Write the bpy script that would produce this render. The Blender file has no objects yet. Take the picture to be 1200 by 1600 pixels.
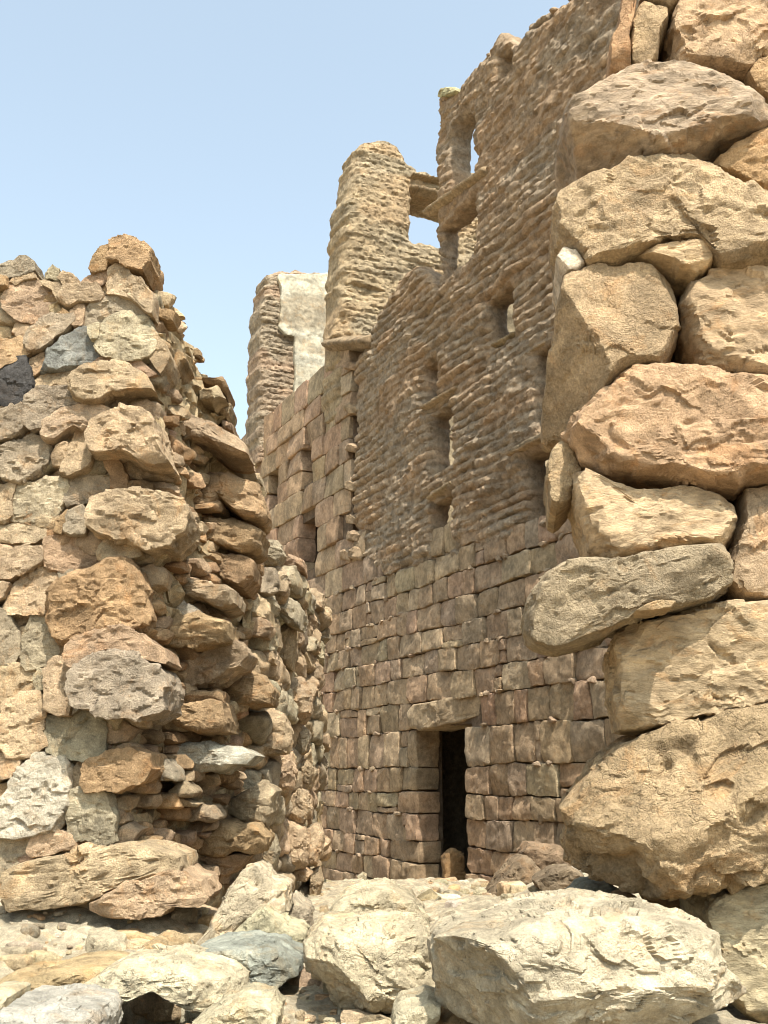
import bpy, math, random
import numpy as np
from mathutils import Vector

R = math.radians
SC = bpy.context.scene
COL = SC.collection
F32 = np.float32

# ------------------------------------------------------------------ camera
FPX = 1600.0                                   # focal length in pixels of the 1200 x 1600 photograph
PITCH = R(14.4)
EYE = np.array([0.0, 0.0, 1.4])
FWD = np.array([0, math.cos(PITCH), math.sin(PITCH)])
UPV = np.array([0, -math.sin(PITCH), math.cos(PITCH)])
RGT = np.array([1.0, 0, 0])
cam = bpy.data.cameras.new('camera')
cam.sensor_fit = 'VERTICAL'; cam.sensor_height = 36.0; cam.lens = 36.0 * FPX / 1600.0
cam.clip_start = 0.05; cam.clip_end = 3000
camo = bpy.data.objects.new('camera', cam); COL.objects.link(camo)
camo.location = EYE; camo.rotation_euler = (R(90) + PITCH, 0, 0)
SC.camera = camo

def ray(px, py):
    return FWD + RGT * ((px - 600) / FPX) + UPV * ((800 - py) / FPX)
def at_y(px, py, Y):
    d = ray(px, py); return EYE + d * (Y / d[1])
def on_plane(px, py, P, N):
    d = ray(px, py); return EYE + d * (np.dot(P - EYE, N) / np.dot(d, N))

# ------------------------------------------------------------------ noise
def _hash(ix, iy, iz, seed):
    h = (ix.astype(np.uint32) * np.uint32(374761393) + iy.astype(np.uint32) * np.uint32(668265263)
         + iz.astype(np.uint32) * np.uint32(2246822519) + np.uint32(seed * 3266489 & 0xffffffff))
    h = (h ^ (h >> np.uint32(13))) * np.uint32(1274126177)
    h = (h ^ (h >> np.uint32(16))) * np.uint32(2654435761)
    return h ^ (h >> np.uint32(15))
def pnoise(P, seed=0):
    P = np.asarray(P, dtype=np.float64)
    I = np.floor(P).astype(np.int64); f = P - I
    w = f * f * f * (f * (f * 6 - 15) + 10)
    out = np.zeros(len(P))
    for dx in (0, 1):
        wx = w[:, 0] if dx else 1 - w[:, 0]
        for dy in (0, 1):
            wy = w[:, 1] if dy else 1 - w[:, 1]
            for dz in (0, 1):
                wz = w[:, 2] if dz else 1 - w[:, 2]
                h = _hash(I[:, 0] + dx, I[:, 1] + dy, I[:, 2] + dz, seed)
                gx = (h & np.uint32(1023)).astype(np.float64) / 511.5 - 1
                gy = ((h >> np.uint32(10)) & np.uint32(1023)).astype(np.float64) / 511.5 - 1
                gz = ((h >> np.uint32(20)) & np.uint32(1023)).astype(np.float64) / 511.5 - 1
                out += wx * wy * wz * (gx * (f[:, 0] - dx) + gy * (f[:, 1] - dy) + gz * (f[:, 2] - dz))
    return out * 1.1
def fbm(P, octs=3, seed=0, gain=.5):
    s = 0; a = 1.0
    for o in range(octs):
        s = s + a * pnoise(P * (2.03 ** o) + 17.3 * o, seed + o); a *= gain
    return s
def chips(P, seed=0, tilt=1.0):
    """broken facets: every cell of a jittered lattice is a small tilted plane at its own height"""
    I = np.floor(P).astype(np.int64); best = np.full(len(P), 1e9); out = np.zeros(len(P))
    for dx in (-1, 0, 1):
        for dy in (-1, 0, 1):
            for dz in (-1, 0, 1):
                cx, cy, cz = I[:, 0] + dx, I[:, 1] + dy, I[:, 2] + dz
                h = _hash(cx, cy, cz, seed); h2 = _hash(cx, cy, cz, seed + 101)
                u = lambda q, s: ((q >> np.uint32(s)) & np.uint32(1023)).astype(np.float64) / 1023
                d0 = P[:, 0] - cx - u(h, 0); d1 = P[:, 1] - cy - u(h, 10); d2 = P[:, 2] - cz - u(h, 20)
                d = d0 * d0 + d1 * d1 + d2 * d2
                m = d < best
                best = np.where(m, d, best)
                val = (u(h2, 0) - .5) * 1.0 + tilt * ((u(h2, 10) - .5) * d0 + (u(h2, 20) - .5) * d1 + (u(h2, 5) - .5) * d2) * 2
                out = np.where(m, val, out)
    return out
def _wmat(n, step, scale):
    c = np.arange(n) * step / scale; i = np.floor(c).astype(int); f = c - i
    f = f * f * (3 - 2 * f)
    M = np.zeros((n, i.max() + 2), F32)
    M[np.arange(n), i] = 1 - f; M[np.arange(n), i + 1] = f
    return M
def gnoise(shape, step, scale, seed):
    """value noise on a regular grid, any dimension"""
    if not isinstance(scale, (tuple, list)): scale = (scale,) * len(shape)
    rng = np.random.default_rng(seed)
    ms = [_wmat(n, step, s) for n, s in zip(shape, scale)]
    L = rng.uniform(-1, 1, [m.shape[1] for m in ms]).astype(F32)
    for m in ms:
        L = np.moveaxis(np.tensordot(m, L, axes=(1, 0)), 0, -1)
    return L
def sstep(a, b, x):
    t = np.clip((x - a) / (b - a), 0, 1); return t * t * (3 - 2 * t)

# ------------------------------------------------------------------ meshes
def make_mesh(name, V, Fq, tint=None):
    """V (n,3); Fq (m,4) or (m,3); tint (n,3) or (3,)"""
    me = bpy.data.meshes.new(name)
    V = np.ascontiguousarray(V, dtype=F32); Fq = np.ascontiguousarray(Fq, dtype=np.int32)
    k = Fq.shape[1]
    me.vertices.add(len(V)); me.vertices.foreach_set('co', V.ravel())
    me.loops.add(Fq.size); me.loops.foreach_set('vertex_index', Fq.ravel())
    me.polygons.add(len(Fq)); me.polygons.foreach_set('loop_start', np.arange(0, Fq.size, k, dtype=np.int32))
    me.update(calc_edges=True)
    if tint is not None:
        t = np.broadcast_to(np.asarray(tint, F32), (len(V), 3))
        a = me.attributes.new('tint', 'FLOAT_COLOR', 'POINT')
        a.data.foreach_set('color', np.concatenate([t, np.ones((len(V), 1), F32)], 1).astype(F32).ravel())
    return me
def link(name, me, mat, parent=None, loc=(0, 0, 0)):
    o = bpy.data.objects.new(name, me); COL.objects.link(o)
    if mat: me.materials.append(mat)
    if parent is not None:
        o.parent = parent; o.location = Vector(loc) - parent.location
    else:
        o.location = Vector(loc)
    return o
def thing(name, loc, label, cat, group=None):
    o = bpy.data.objects.new(name, None); COL.objects.link(o); o.location = Vector(loc)
    o.empty_display_size = .2
    return tag(o, label, cat, group)
def tag(o, label=None, cat=None, group=None, kind=None):
    if label: o['label'] = label
    if cat: o['category'] = cat
    if group: o['group'] = group
    if kind: o['kind'] = kind
    return o
class MB:
    """collects pieces of one mesh"""
    def __init__(s): s.V = []; s.F = []; s.T = []; s.n = 0
    def add(s, V, Fq, t):
        s.V.append(V); s.F.append(Fq + s.n); s.T.append(np.broadcast_to(np.asarray(t, F32), (len(V), 3))); s.n += len(V)
    def build(s, name, mat, parent=None, sharp=26):
        V = np.concatenate(s.V); c = (V.min(0) + V.max(0)) / 2; c[2] = V[:, 2].min()
        me = make_mesh(name, V - c, np.concatenate(s.F), np.concatenate(s.T))
        if sharp: me.set_sharp_from_angle(angle=R(sharp))
        return link(name, me, mat, parent, c)

_cs = {}
def cubesphere(n):
    if n in _cs: return _cs[n]
    g = np.tan(np.linspace(-1, 1, n + 1) * math.pi / 4)
    a, b = np.meshgrid(g, g, indexing='ij'); o = np.ones_like(a)
    P = []; Q = []; base = 0
    idx = np.arange((n + 1) ** 2).reshape(n + 1, n + 1)
    q = np.stack([idx[:-1, :-1], idx[1:, :-1], idx[1:, 1:], idx[:-1, 1:]], -1).reshape(-1, 4)
    for X in ((o, a, b), (-o, b, a), (b, o, a), (a, -o, b), (a, b, o), (b, a, -o)):
        P.append(np.stack(X, -1).reshape(-1, 3)); Q.append(q + base); base += (n + 1) ** 2
    P = np.concatenate(P); Q = np.concatenate(Q)
    key = np.round(P * 1e5).astype(np.int64)
    _, first, inv = np.unique(key, axis=0, return_index=True, return_inverse=True)
    P = P[first]; Q = inv.reshape(-1)[Q]
    P = P / np.linalg.norm(P, axis=1, keepdims=True)
    _cs[n] = (P, Q); return _cs[n]

def surface_nets(Fv, org, step):
    """Fv signed distance on grid corners, inside < 0"""
    S = Fv < 0
    nx, ny, nz = Fv.shape
    cnt = np.zeros((nx - 1, ny - 1, nz - 1), np.int8)
    for i in (0, 1):
        for j in (0, 1):
            for k in (0, 1):
                cnt += S[i:nx - 1 + i, j:ny - 1 + j, k:nz - 1 + k]
    act = (cnt > 0) & (cnt < 8)
    ci = np.argwhere(act)
    ids = -np.ones(act.shape, np.int32); ids[act] = np.arange(len(ci))
    acc = np.zeros((len(ci), 3)); num = np.zeros(len(ci))
    C = [(i, j, k) for i in (0, 1) for j in (0, 1) for k in (0, 1)]
    val = {c: Fv[ci[:, 0] + c[0], ci[:, 1] + c[1], ci[:, 2] + c[2]] for c in C}
    for c in C:
        for ax in range(3):
            if c[ax] == 0:
                e = list(c); e[ax] = 1; e = tuple(e)
                m = (val[c] < 0) != (val[e] < 0)
                t = np.where(m, val[c] / (val[c] - val[e] + 1e-20), 0)
                p = np.tile(np.array(c, float), (len(ci), 1)); p[:, ax] += t
                acc[m] += p[m]; num[m] += 1
    V = (ci + acc / num[:, None]) * step + np.asarray(org)
    Q = []
    for ax in range(3):
        sl0 = [slice(None)] * 3; sl1 = [slice(None)] * 3
        sl0[ax] = slice(0, -1); sl1[ax] = slice(1, None)
        a, b = [x for x in range(3) if x != ax]
        for d in (a, b): sl0[d] = slice(1, -1); sl1[d] = slice(1, -1)
        s0 = S[tuple(sl0)]; s1 = S[tuple(sl1)]
        for flip, mm in ((False, s0 & ~s1), (True, ~s0 & s1)):
            e = np.argwhere(mm)
            if not len(e): continue
            e[:, a] += 1; e[:, b] += 1
            def g(da, db):
                x = e.copy(); x[:, a] -= da; x[:, b] -= db
                return ids[x[:, 0], x[:, 1], x[:, 2]]
            q = np.stack([g(1, 1), g(0, 1), g(0, 0), g(1, 0)], 1)
            if flip ^ (ax == 1): q = q[:, ::-1]
            Q.append(q)
    return V, np.concatenate(Q)

def smax(a, b, k):
    h = np.maximum(k - np.abs(a - b), 0) / k
    return np.maximum(a, b) + h * h * k * .25

def poly_sd(U, Vv, poly):
    """signed distance (negative inside) of grid points to a polygon"""
    P = np.asarray(poly, float); x = U.ravel(); y = Vv.ravel()
    d = np.full(x.shape, 1e9); ins = np.zeros(x.shape, bool)
    for a, b in zip(P, np.roll(P, -1, 0)):
        e = b - a; L = e @ e + 1e-12
        t = np.clip(((x - a[0]) * e[0] + (y - a[1]) * e[1]) / L, 0, 1)
        d = np.minimum(d, (x - a[0] - t * e[0]) ** 2 + (y - a[1] - t * e[1]) ** 2)
        c = (a[1] > y) != (b[1] > y)
        if abs(e[1]) > 1e-12:
            ins ^= c & (x < a[0] + (y - a[1]) / e[1] * e[0])
    d = np.sqrt(d); d[ins] *= -1
    return d.reshape(U.shape).astype(F32)

# ------------------------------------------------------------------ materials
def nt_new(name):
    m = bpy.data.materials.new(name); m.use_nodes = True
    t = m.node_tree; t.nodes.clear()
    out = t.nodes.new('ShaderNodeOutputMaterial'); b = t.nodes.new('ShaderNodeBsdfPrincipled')
    t.links.new(b.outputs[0], out.inputs[0])
    b.inputs['Roughness'].default_value = .92
    b.inputs['Specular IOR Level'].default_value = .15
    return m, t, b
def N(t, kind, **kw):
    n = t.nodes.new('ShaderNode' + kind)
    for k, v in kw.items():
        if k in n.inputs: n.inputs[k].default_value = v
        else: setattr(n, k, v)
    return n
def noise4(t, vec, w, scale, detail=4, rough=.55, dist=0, kind=None):
    n = N(t, 'TexNoise', noise_dimensions='3D'); n.inputs['Scale'].default_value = scale
    if kind: n.noise_type = kind
    n.inputs['Detail'].default_value = detail; n.inputs['Roughness'].default_value = rough
    n.inputs['Distortion'].default_value = dist
    if w:
        o = N(t, 'VectorMath', operation='ADD'); t.links.new(vec, o.inputs[0]); o.inputs[1].default_value = (w, w * 1.7, -w); vec = o.outputs[0]
    t.links.new(vec, n.inputs['Vector'])
    return n.outputs['Fac']
def ramp(t, fac, a, b, lo=0.0, hi=1.0):
    n = N(t, 'MapRange', interpolation_type='SMOOTHSTEP')
    t.links.new(fac, n.inputs['Value'])
    for k, v in (('From Min', a), ('From Max', b), ('To Min', lo), ('To Max', hi)): n.inputs[k].default_value = v
    return n.outputs['Result']
def mixc(t, fac, A, B, mode='MIX'):
    n = N(t, 'Mix', data_type='RGBA', blend_type=mode)
    def put(x, s):
        if hasattr(x, 'links') or hasattr(x, 'node'): t.links.new(x, s)
        else: s.default_value = x if not isinstance(x, tuple) else (*x, 1)[:4]
    put(fac, n.inputs['Factor']); put(A, n.inputs['A']) if False else None
    put(fac, n.inputs[0]); put(A, n.inputs[6]); put(B, n.inputs[7])
    return n.outputs[2]
def mul(t, a, b):
    n = N(t, 'Math', operation='MULTIPLY')
    for i, x in enumerate((a, b)):
        if isinstance(x, (int, float)): n.inputs[i].default_value = x
        else: t.links.new(x, n.inputs[i])
    return n.outputs[0]
def add(t, a, b):
    n = N(t, 'Math', operation='ADD')
    for i, x in enumerate((a, b)):
        if isinstance(x, (int, float)): n.inputs[i].default_value = x
        else: t.links.new(x, n.inputs[i])
    return n.outputs[0]
def grey(t, f):
    n = N(t, 'CombineColor')
    for i in range(3): t.links.new(f, n.inputs[i])
    return n.outputs[0]

def stone_material(name, scale=1.0, varnish=.6, grain=1.0, bump=.6, dist=.02, stretch=None, cracks=.45, stain=(1.12, .86, .62), fineb=1.0):
    m, t, b = nt_new(name)
    tc = N(t, 'TexCoord'); oi = N(t, 'ObjectInfo')
    W = 0
    vo_ = N(t, 'VectorMath', operation='ADD'); rv = N(t, 'CombineXYZ')
    for i_, f_ in enumerate((57.0, 91.0, -73.0)): t.links.new(mul(t, oi.outputs['Random'], f_), rv.inputs[i_])
    t.links.new(tc.outputs['Object'], vo_.inputs[0]); t.links.new(rv.outputs[0], vo_.inputs[1])
    vec = vo_.outputs[0]
    if stretch:
        mp = N(t, 'Mapping'); mp.inputs['Scale'].default_value = stretch
        t.links.new(vec, mp.inputs['Vector']); vec = mp.outputs[0]
    at = N(t, 'Attribute', attribute_name='tint', attribute_type='GEOMETRY')
    base = at.outputs['Color']
    big = noise4(t, vec, W, 2.6 * scale, 3, .6)
    mid = noise4(t, vec, W, 9 * scale, 6, .65, .4)
    fine = noise4(t, vec, W, 70 * scale, 3, .7)
    c = mixc(t, 1.0, base, grey(t, ramp(t, big, .28, .72, .72, 1.22)), 'MULTIPLY')
    c = mixc(t, 1.0, c, grey(t, ramp(t, mid, .3, .7, .74, 1.2)), 'MULTIPLY')
    # iron staining and grey varnish with shapes of their own
    st = ramp(t, noise4(t, vec, 9.1, 3.4 * scale, 5, .7, .8), .52, .66)
    c = mixc(t, mul(t, st, .45), c, mixc(t, 1.0, c, stain, 'MULTIPLY'))
    vn = ramp(t, noise4(t, vec, 3.7, 4.2 * scale, 6, .72, .5), .54, .68)
    c = mixc(t, mul(t, vn, varnish), c, mixc(t, 1.0, c, (.56, .57, .55), 'MULTIPLY'))
    pl = ramp(t, noise4(t, vec, 21.7, 6 * scale, 5, .75), .60, .70)
    c = mixc(t, mul(t, pl, .5), c, mixc(t, 1.0, c, (1.35, 1.4, 1.45), 'MULTIPLY'))
    c = mixc(t, 1.0, c, grey(t, ramp(t, fine, .25, .75, 1 - .22 * grain, 1 + .22 * grain)), 'MULTIPLY')
    t.links.new(c, b.inputs['Base Color'])
    h1 = noise4(t, vec, W, 13 * scale, 6, .72, .3)
    h2 = noise4(t, vec, W, 52 * scale, 4, .8)
    h3 = noise4(t, vec, 5.3, 5 * scale, 5, .6, .2, 'RIDGED_MULTIFRACTAL')
    h4 = noise4(t, vec, 7.7, 120 * scale, 2, .8)
    vc = N(t, 'TexVoronoi', feature='DISTANCE_TO_EDGE'); vc.inputs['Scale'].default_value = 3.2 * scale
    wv = N(t, 'VectorMath', operation='ADD'); wn = N(t, 'TexNoise'); wn.inputs['Scale'].default_value = 4 * scale; wn.inputs['Detail'].default_value = 5
    t.links.new(vec, wn.inputs['Vector']); t.links.new(vec, wv.inputs[0]); t.links.new(wn.outputs['Color'], wv.inputs[1]); t.links.new(wv.outputs[0], vc.inputs['Vector'])
    crack = mul(t, ramp(t, vc.outputs['Distance'], .0, .03, -1, 0), ramp(t, noise4(t, vec, 31.0, 1.7 * scale, 2), .46, .56))
    h = add(t, add(t, add(t, mul(t, h1, 1.1), mul(t, h2, .8 * fineb)), mul(t, h3, .18)), add(t, mul(t, h4, .35 * fineb), mul(t, crack, cracks)))
    bp = N(t, 'Bump'); bp.inputs['Strength'].default_value = bump; bp.inputs['Distance'].default_value = dist / scale
    t.links.new(h, bp.inputs['Height']); t.links.new(bp.outputs[0], b.inputs['Normal'])
    return m

M_ROCK = stone_material('field_stone', 1.6, .45, 1.0, .9, .045)
M_BOULDER = stone_material('sandstone_boulder', 1.6, .45, .8, .8, .04, fineb=.6)
M_BOULDERS = [M_BOULDER, stone_material('coarse_sandstone', 1.2, .3, 1.2, .9, .045, cracks=.3, fineb=.9), stone_material('banded_sandstone', 1.9, .6, .6, .75, .035, stretch=(1, 1, 2.2), cracks=.7, fineb=.4)]
M_ASHLAR = stone_material('brown_ashlar', 2.0, .22, .9, .8, .035, stain=(1.05, .92, .78))
M_MUD = stone_material('eroded_mud', 2.2, .12, 1.1, .9, .06, cracks=.1, stain=(1.06, .92, .78))
M_DIRT = stone_material('dirt_mortar', 3.0, .15, 1.2, .9, .06, cracks=.0)
M_PLASTER = stone_material('pale_plaster', 1.4, .25, .4, .35, .02, cracks=.3)
M_WOOD = stone_material('weathered_wood', 3.0, .5, .8, .9, .03)

# ------------------------------------------------------------------ stones
TINT = {'t': (.50, .37, .22), 'o': (.49, .325, .17), 'p': (.48, .33, .20), 'g': (.42, .345, .225), 'w': (.60, .525, .385),
        'd': (.085, .08, .07), 'k': (.27, .265, .225), 'n': (.49, .415, .265), 'b': (.38, .25, .13), 'y': (.54, .405, .245),
        'l': (.42, .34, .225)}
R_MUL = np.array([.75, .695, .67]); L_MUL = np.array([.84, .805, .81])
TINT = {k_: np.array(v_) for k_, v_ in TINT.items()}
def vary(c, rng, a=.07):
    f = 1 + rng.uniform(-a, a); return np.clip(np.array(c) * f * (1 + rng.uniform(-a * .35, a * .35, 3)), .02, .75)

def rock_shape(poly, thick, n, seed, p=5.0, chops=7, rough=1.0, ridge=1.0, planes=(), scoops=(), soft=1, chip=1.0, bev=1.0, jag=.0, tiltf=.45, flat=0, hollow=0):
    """closed stone: outline poly in its own (u, v), thickness along w"""
    rng = np.random.default_rng(seed)
    D, Q = cubesphere(n)
    P = np.asarray(poly, float)
    if jag:
        L_ = []
        for a, b in zip(P, np.roll(P, -1, 0)):
            e = b - a; m_ = 3 if np.linalg.norm(e) > .25 * np.ptp(P, 0).max() else 2
            L_.append(a)
            for q_ in range(1, m_): L_.append(a + e * (q_ + rng.uniform(-.2, .2)) / m_ + np.array([e[1], -e[0]]) * rng.normal() * jag)
        P = np.array(L_)
    ang = np.linspace(-math.pi, math.pi, 240, endpoint=False)
    rr = np.zeros(240)
    for a, b in zip(P, np.roll(P, -1, 0)):
        e = b - a; dx, dy = np.cos(ang), np.sin(ang)
        den = dx * e[1] - dy * e[0]; den = np.where(abs(den) < 1e-12, 1e-12, den)
        tt = (a[0] * e[1] - a[1] * e[0]) / den
        ss = (a[0] * dy - a[1] * dx) / den
        ok = (ss >= -1e-6) & (ss <= 1 + 1e-6) & (tt > 0)
        rr = np.where(ok, np.maximum(rr, tt), rr)
    for _ in range(soft): rr = .25 * np.roll(rr, 1) + .5 * rr + .25 * np.roll(rr, -1)
    r0 = math.sqrt(np.mean(rr ** 2))
    th = np.arctan2(D[:, 1], D[:, 0])
    r = np.interp(th, np.append(ang, math.pi), np.append(rr, rr[0]))
    rho = np.hypot(D[:, 0], D[:, 1]); z = D[:, 2]
    k = (rho ** p + abs(z) ** p) ** (-1 / p)
    Rk, Zk = rho * k, z * k
    c, s = np.cos(th), np.sin(th)
    T = thick / 2
    X = np.stack([r * Rk * c, r * Rk * s, T * Zk], 1)
    nr = np.stack([c * Rk ** (p - 1) / r0, s * Rk ** (p - 1) / r0, np.sign(Zk) * abs(Zk) ** (p - 1) / T], 1)
    nr /= np.linalg.norm(nr, axis=1, keepdims=True) + 1e-9
    off = rng.uniform(-50, 50, 3)
    sc = min(r0, 1.4 * T)
    if rough:
        X += nr * ((.035 + .05 * bev) * sc * rough * pnoise(X * (1.3 / sc) + off, 1))[:, None]
    for i in range(chops):
        if i % 2: v = np.array([rng.normal() * tiltf, rng.normal() * tiltf, 1.0]); fr_ = 1 - bev * rng.uniform(.07, .22)
        else:
            a = rng.uniform(0, 2 * math.pi); v = np.array([math.cos(a), math.sin(a), rng.uniform(.35, 1.3)]); fr_ = 1 - bev * rng.uniform(.04, .15)
        v /= np.linalg.norm(v); pr = X @ v; cut = pr.max() * fr_
        X -= np.maximum(pr - cut, 0)[:, None] * v * .985
    if flat:                                    # one broad split face
        v = np.array([rng.normal() * .10, rng.normal() * .10 + .03, 1.0]); v /= np.linalg.norm(v); pr = X @ v; cut = T * flat
        X -= np.maximum(pr - cut, 0)[:, None] * v * .98
    for (v, fr) in planes:
        v = np.array(v, float); v /= np.linalg.norm(v); pr = X @ v; cut = pr.max() * fr
        X -= np.maximum(pr - cut, 0)[:, None] * v * .97
    for (su, sv, rad, dep) in scoops:           # conchoidal hollows in the front
        zz = T * .9
        cpt = np.array([su, sv, zz + rad - dep]); dd = X - cpt; L = np.linalg.norm(dd, axis=1)
        m = (L < rad) & (X[:, 2] > 0)
        X[m] = cpt + dd[m] / L[m, None] * rad
    if rough:
        tilt = rng.uniform(-.4, .4); ct, st_ = math.cos(tilt), math.sin(tilt)
        Y0 = np.stack([X[:, 0] * ct - X[:, 1] * st_, X[:, 0] * st_ + X[:, 1] * ct, X[:, 2]], 1)
        wob = np.stack([pnoise(X * (3.5 / sc) + off, 21), pnoise(X * (3.5 / sc) + off, 22), pnoise(X * (3.5 / sc) + off, 23)], 1) * .22 * sc
        A = (Y0 + wob) * np.array([1, 1.9, 1])
        rd = 1 - 2.4 * abs(pnoise(A * (1.5 / sc) + off, 5))
        d = .030 * ridge * rd + .020 * fbm(X * (4.5 / sc) + off, 2, 9)
        d += chip * (.070 * chips(A * (1.15 / sc) + off, 31) + (.045 * chips(A * (2.6 / sc) + off, 32) if n > 9 else 0))
        if n > 16: d += .010 * fbm(X * (13 / sc) + off, 2, 12, .6) + chip * .016 * chips(A * (6.5 / sc) + off, 33)
        if n > 34: d += .006 * fbm(X * (30 / sc) + off, 2, 14, .6) + chip * .006 * chips(A * (16 / sc) + off, 34)
        if hollow: d -= hollow / rough * sstep(.10, .42, fbm(A * (2.0 / sc) + off + 5, 2, 44)) * sstep(-.1, .25, pnoise(X * (1.1 / sc) + off, 45))
        X += nr * (sc * rough * d)[:, None]
    return X, Q

def centroid(P):
    x, y = P[:, 0], P[:, 1]; x1, y1 = np.roll(x, -1), np.roll(y, -1)
    cr = x * y1 - x1 * y; A = cr.sum() / 2
    if abs(A) < 1e-9: return P.mean(0)
    return np.array([((x + x1) * cr).sum(), ((y + y1) * cr).sum()]) / (6 * A)

class Frame:
    def __init__(s, P, U, W):
        s.P = np.array(P, float); s.U = np.array(U, float) / np.linalg.norm(U)
        s.W = np.array(W, float) / np.linalg.norm(W); s.V = np.cross(s.W, s.U)
    def px(s, x, y):
        q = on_plane(x, y, s.P, s.W) - s.P; return np.array([q @ s.U, q @ s.V])
    def world(s, X): return s.P + X[:, :1] * s.U + X[:, 1:2] * s.V + X[:, 2:3] * s.W
    def vecs(s, X): return X[:, :1] * s.U + X[:, 1:2] * s.V + X[:, 2:3] * s.W
    def pt(s, u, v, w=0): return s.P + u * s.U + v * s.V + w * s.W

def front(Y): return Frame((0, Y, 0), (1, 0, 0), (0, -1, 0))

ZOOMS = {'A': (2.4, 0, 360), 'B': (2.3077, 0, 800), 'C': (2.0, 0, 1200), 'D': (3.0, 800, 0), 'E': (3.0, 800, 480),
         'F': (2.286, 800, 900), 'G': (2.3077, 480, 1150), 'H': (2.581, 200, 800), 'J': (4.444, 200, 500), 'K': (3.75, 200, 1150),
         'L': (3.158, 740, 1280), 'P': (1.0, 0, 0)}
def pix(zoom, flat):
    s, ox, oy = ZOOMS[zoom]; a = np.array(flat, float).reshape(-1, 2)
    return a / s + np.array([ox, oy])

_seed = [100]
def stone_geo(fr, pxs, thick, tint, n=18, seed=None, w0=0, grow=1.0, mul_=1.0, **kw):
    """world-space centre, vertices relative to it, faces, colour"""
    _seed[0] += 1; sd = seed or _seed[0]; rng = np.random.default_rng(sd)
    uv = np.array([fr.px(*q) for q in pxs]); c = centroid(uv); loc = (uv - c) * grow
    X, Q = rock_shape(loc, thick, n, sd, **kw)
    return fr.pt(c[0], c[1], w0), fr.vecs(X), Q, vary(np.array(TINT[tint] if isinstance(tint, str) else tint) * mul_, rng)
def stone(name, mat, parent, fr, pxs, thick, tint, **kw):
    C, X, Q, t = stone_geo(fr, pxs, thick, tint, **kw)
    me = make_mesh(name, X, Q, t); me.set_sharp_from_angle(angle=R(26))
    return link(name, me, mat, parent, C)

def poly_area(P):
    x, y = P[:, 0], P[:, 1]; return abs((x * np.roll(y, -1) - np.roll(x, -1) * y).sum()) / 2

def voronoi(u0, u1, v0, v1, du, dv, seed, jit=.38, gap=.01):
    """jittered coursed cells as convex polygons"""
    rng = np.random.default_rng(seed); pts = []
    nv = int((v1 - v0) / dv) + 3; nu = int((u1 - u0) / du) + 3
    for j in range(-1, nv):
        for i in range(-1, nu):
            pts.append((u0 + (i + .5 * (j % 2) + rng.uniform(-jit, jit)) * du, v0 + (j + rng.uniform(-jit, jit)) * dv))
    pts = np.array(pts); S = np.array([1 / du, 1 / dv]); out = []
    for a in pts:
        if not (u0 <= a[0] <= u1 and v0 <= a[1] <= v1): continue
        P = np.array([[-1.6 * du, -1.6 * dv], [1.6 * du, -1.6 * dv], [1.6 * du, 1.6 * dv], [-1.6 * du, 1.6 * dv]])
        d = (pts - a); near = np.argsort(((d * S) ** 2).sum(1))[1:20]
        for b in near:
            nrm = d[b] * S * S; lim = (d[b] * S) @ (d[b] * S) / 2
            val = P @ nrm - lim; Qn = []
            for i in range(len(P)):
                j = (i + 1) % len(P)
                if val[i] <= 0: Qn.append(P[i])
                if (val[i] < 0) != (val[j] < 0):
                    t = val[i] / (val[i] - val[j]); Qn.append(P[i] + t * (P[j] - P[i]))
            P = np.array(Qn)
            if len(P) < 3: break
        if len(P) >= 3:
            c = P.mean(0); L = np.linalg.norm(P - c, axis=1, keepdims=True)
            out.append((a + c, (P - c) * np.maximum(1 - gap / L, .3)))
    return out
#DATA
# ================================================================== GROUND
def zg(x, y):
    y = np.asarray(y, float); x = np.asarray(x, float)
    z = np.interp(y, [-200, -6, 0, 3, 4.2, 5.2, 6.2, 7.5, 9.5, 11, 12, 13.5, 15, 18, 30, 400],
                  [.0, .2, .34, .42, .45, .43, .40, .38, .35, .31, .25, .06, -.12, -.4, -.5, -.5])
    z = z + .36 * np.exp(-((x + 2.2) / 1.1) ** 4 - ((y - 6.1) / .6) ** 2)      # debris slope under the left wall
    z = z + .12 * np.exp(-((x + 1.0) / .42) ** 2 - ((y - 6.5) / .7) ** 2)
    z = z + .30 * np.exp(-((x - 1.7) / .8) ** 2 - ((y - 8.6) / .8) ** 2)        # heap against the house
    z = z - .60 * np.exp(-((x + .98) / .24) ** 4 - ((y - 4.75) / .5) ** 4)      # hollow under the propped slab
    z = z + .17 * np.exp(-((x - .8) / .6) ** 4 - ((y - 3.75) / .45) ** 4)
    return z
def build_ground():
    xs = np.concatenate([-np.geomspace(5, 700, 36)[::-1], np.arange(-4.96, 5.0, .035), np.geomspace(5, 700, 36)])
    ys = np.concatenate([-np.geomspace(2, 700, 34)[::-1] + 4, np.arange(2.03, 16.5, .035), np.geomspace(1, 900, 36) + 15.6])
    X, Y = np.meshgrid(xs, ys, indexing='ij')
    P = np.stack([X.ravel(), Y.ravel(), np.zeros(X.size)], 1)
    Z = zg(P[:, 0], P[:, 1])
    near = (abs(P[:, 0]) < 9) & (P[:, 1] > -2) & (P[:, 1] < 22)
    q = P[near]; nn = .06 * fbm(q * 1.4, 3, 41) + .035 * fbm(q * 7, 3, 51) + .014 * chips(q * 9, 7) + .016 * (1 - 2 * abs(pnoise(q * 16, 61)))
    Z[near] += nn
    P[:, 2] = Z
    n, m = X.shape; idx = np.arange(n * m).reshape(n, m)
    q = np.stack([idx[:-1, :-1], idx[1:, :-1], idx[1:, 1:], idx[:-1, 1:]], -1).reshape(-1, 4)
    o = link('ground', make_mesh('ground', P, q, (.43, .355, .24)), M_DIRT)
    tag(o, kind='structure')
build_ground()

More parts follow.
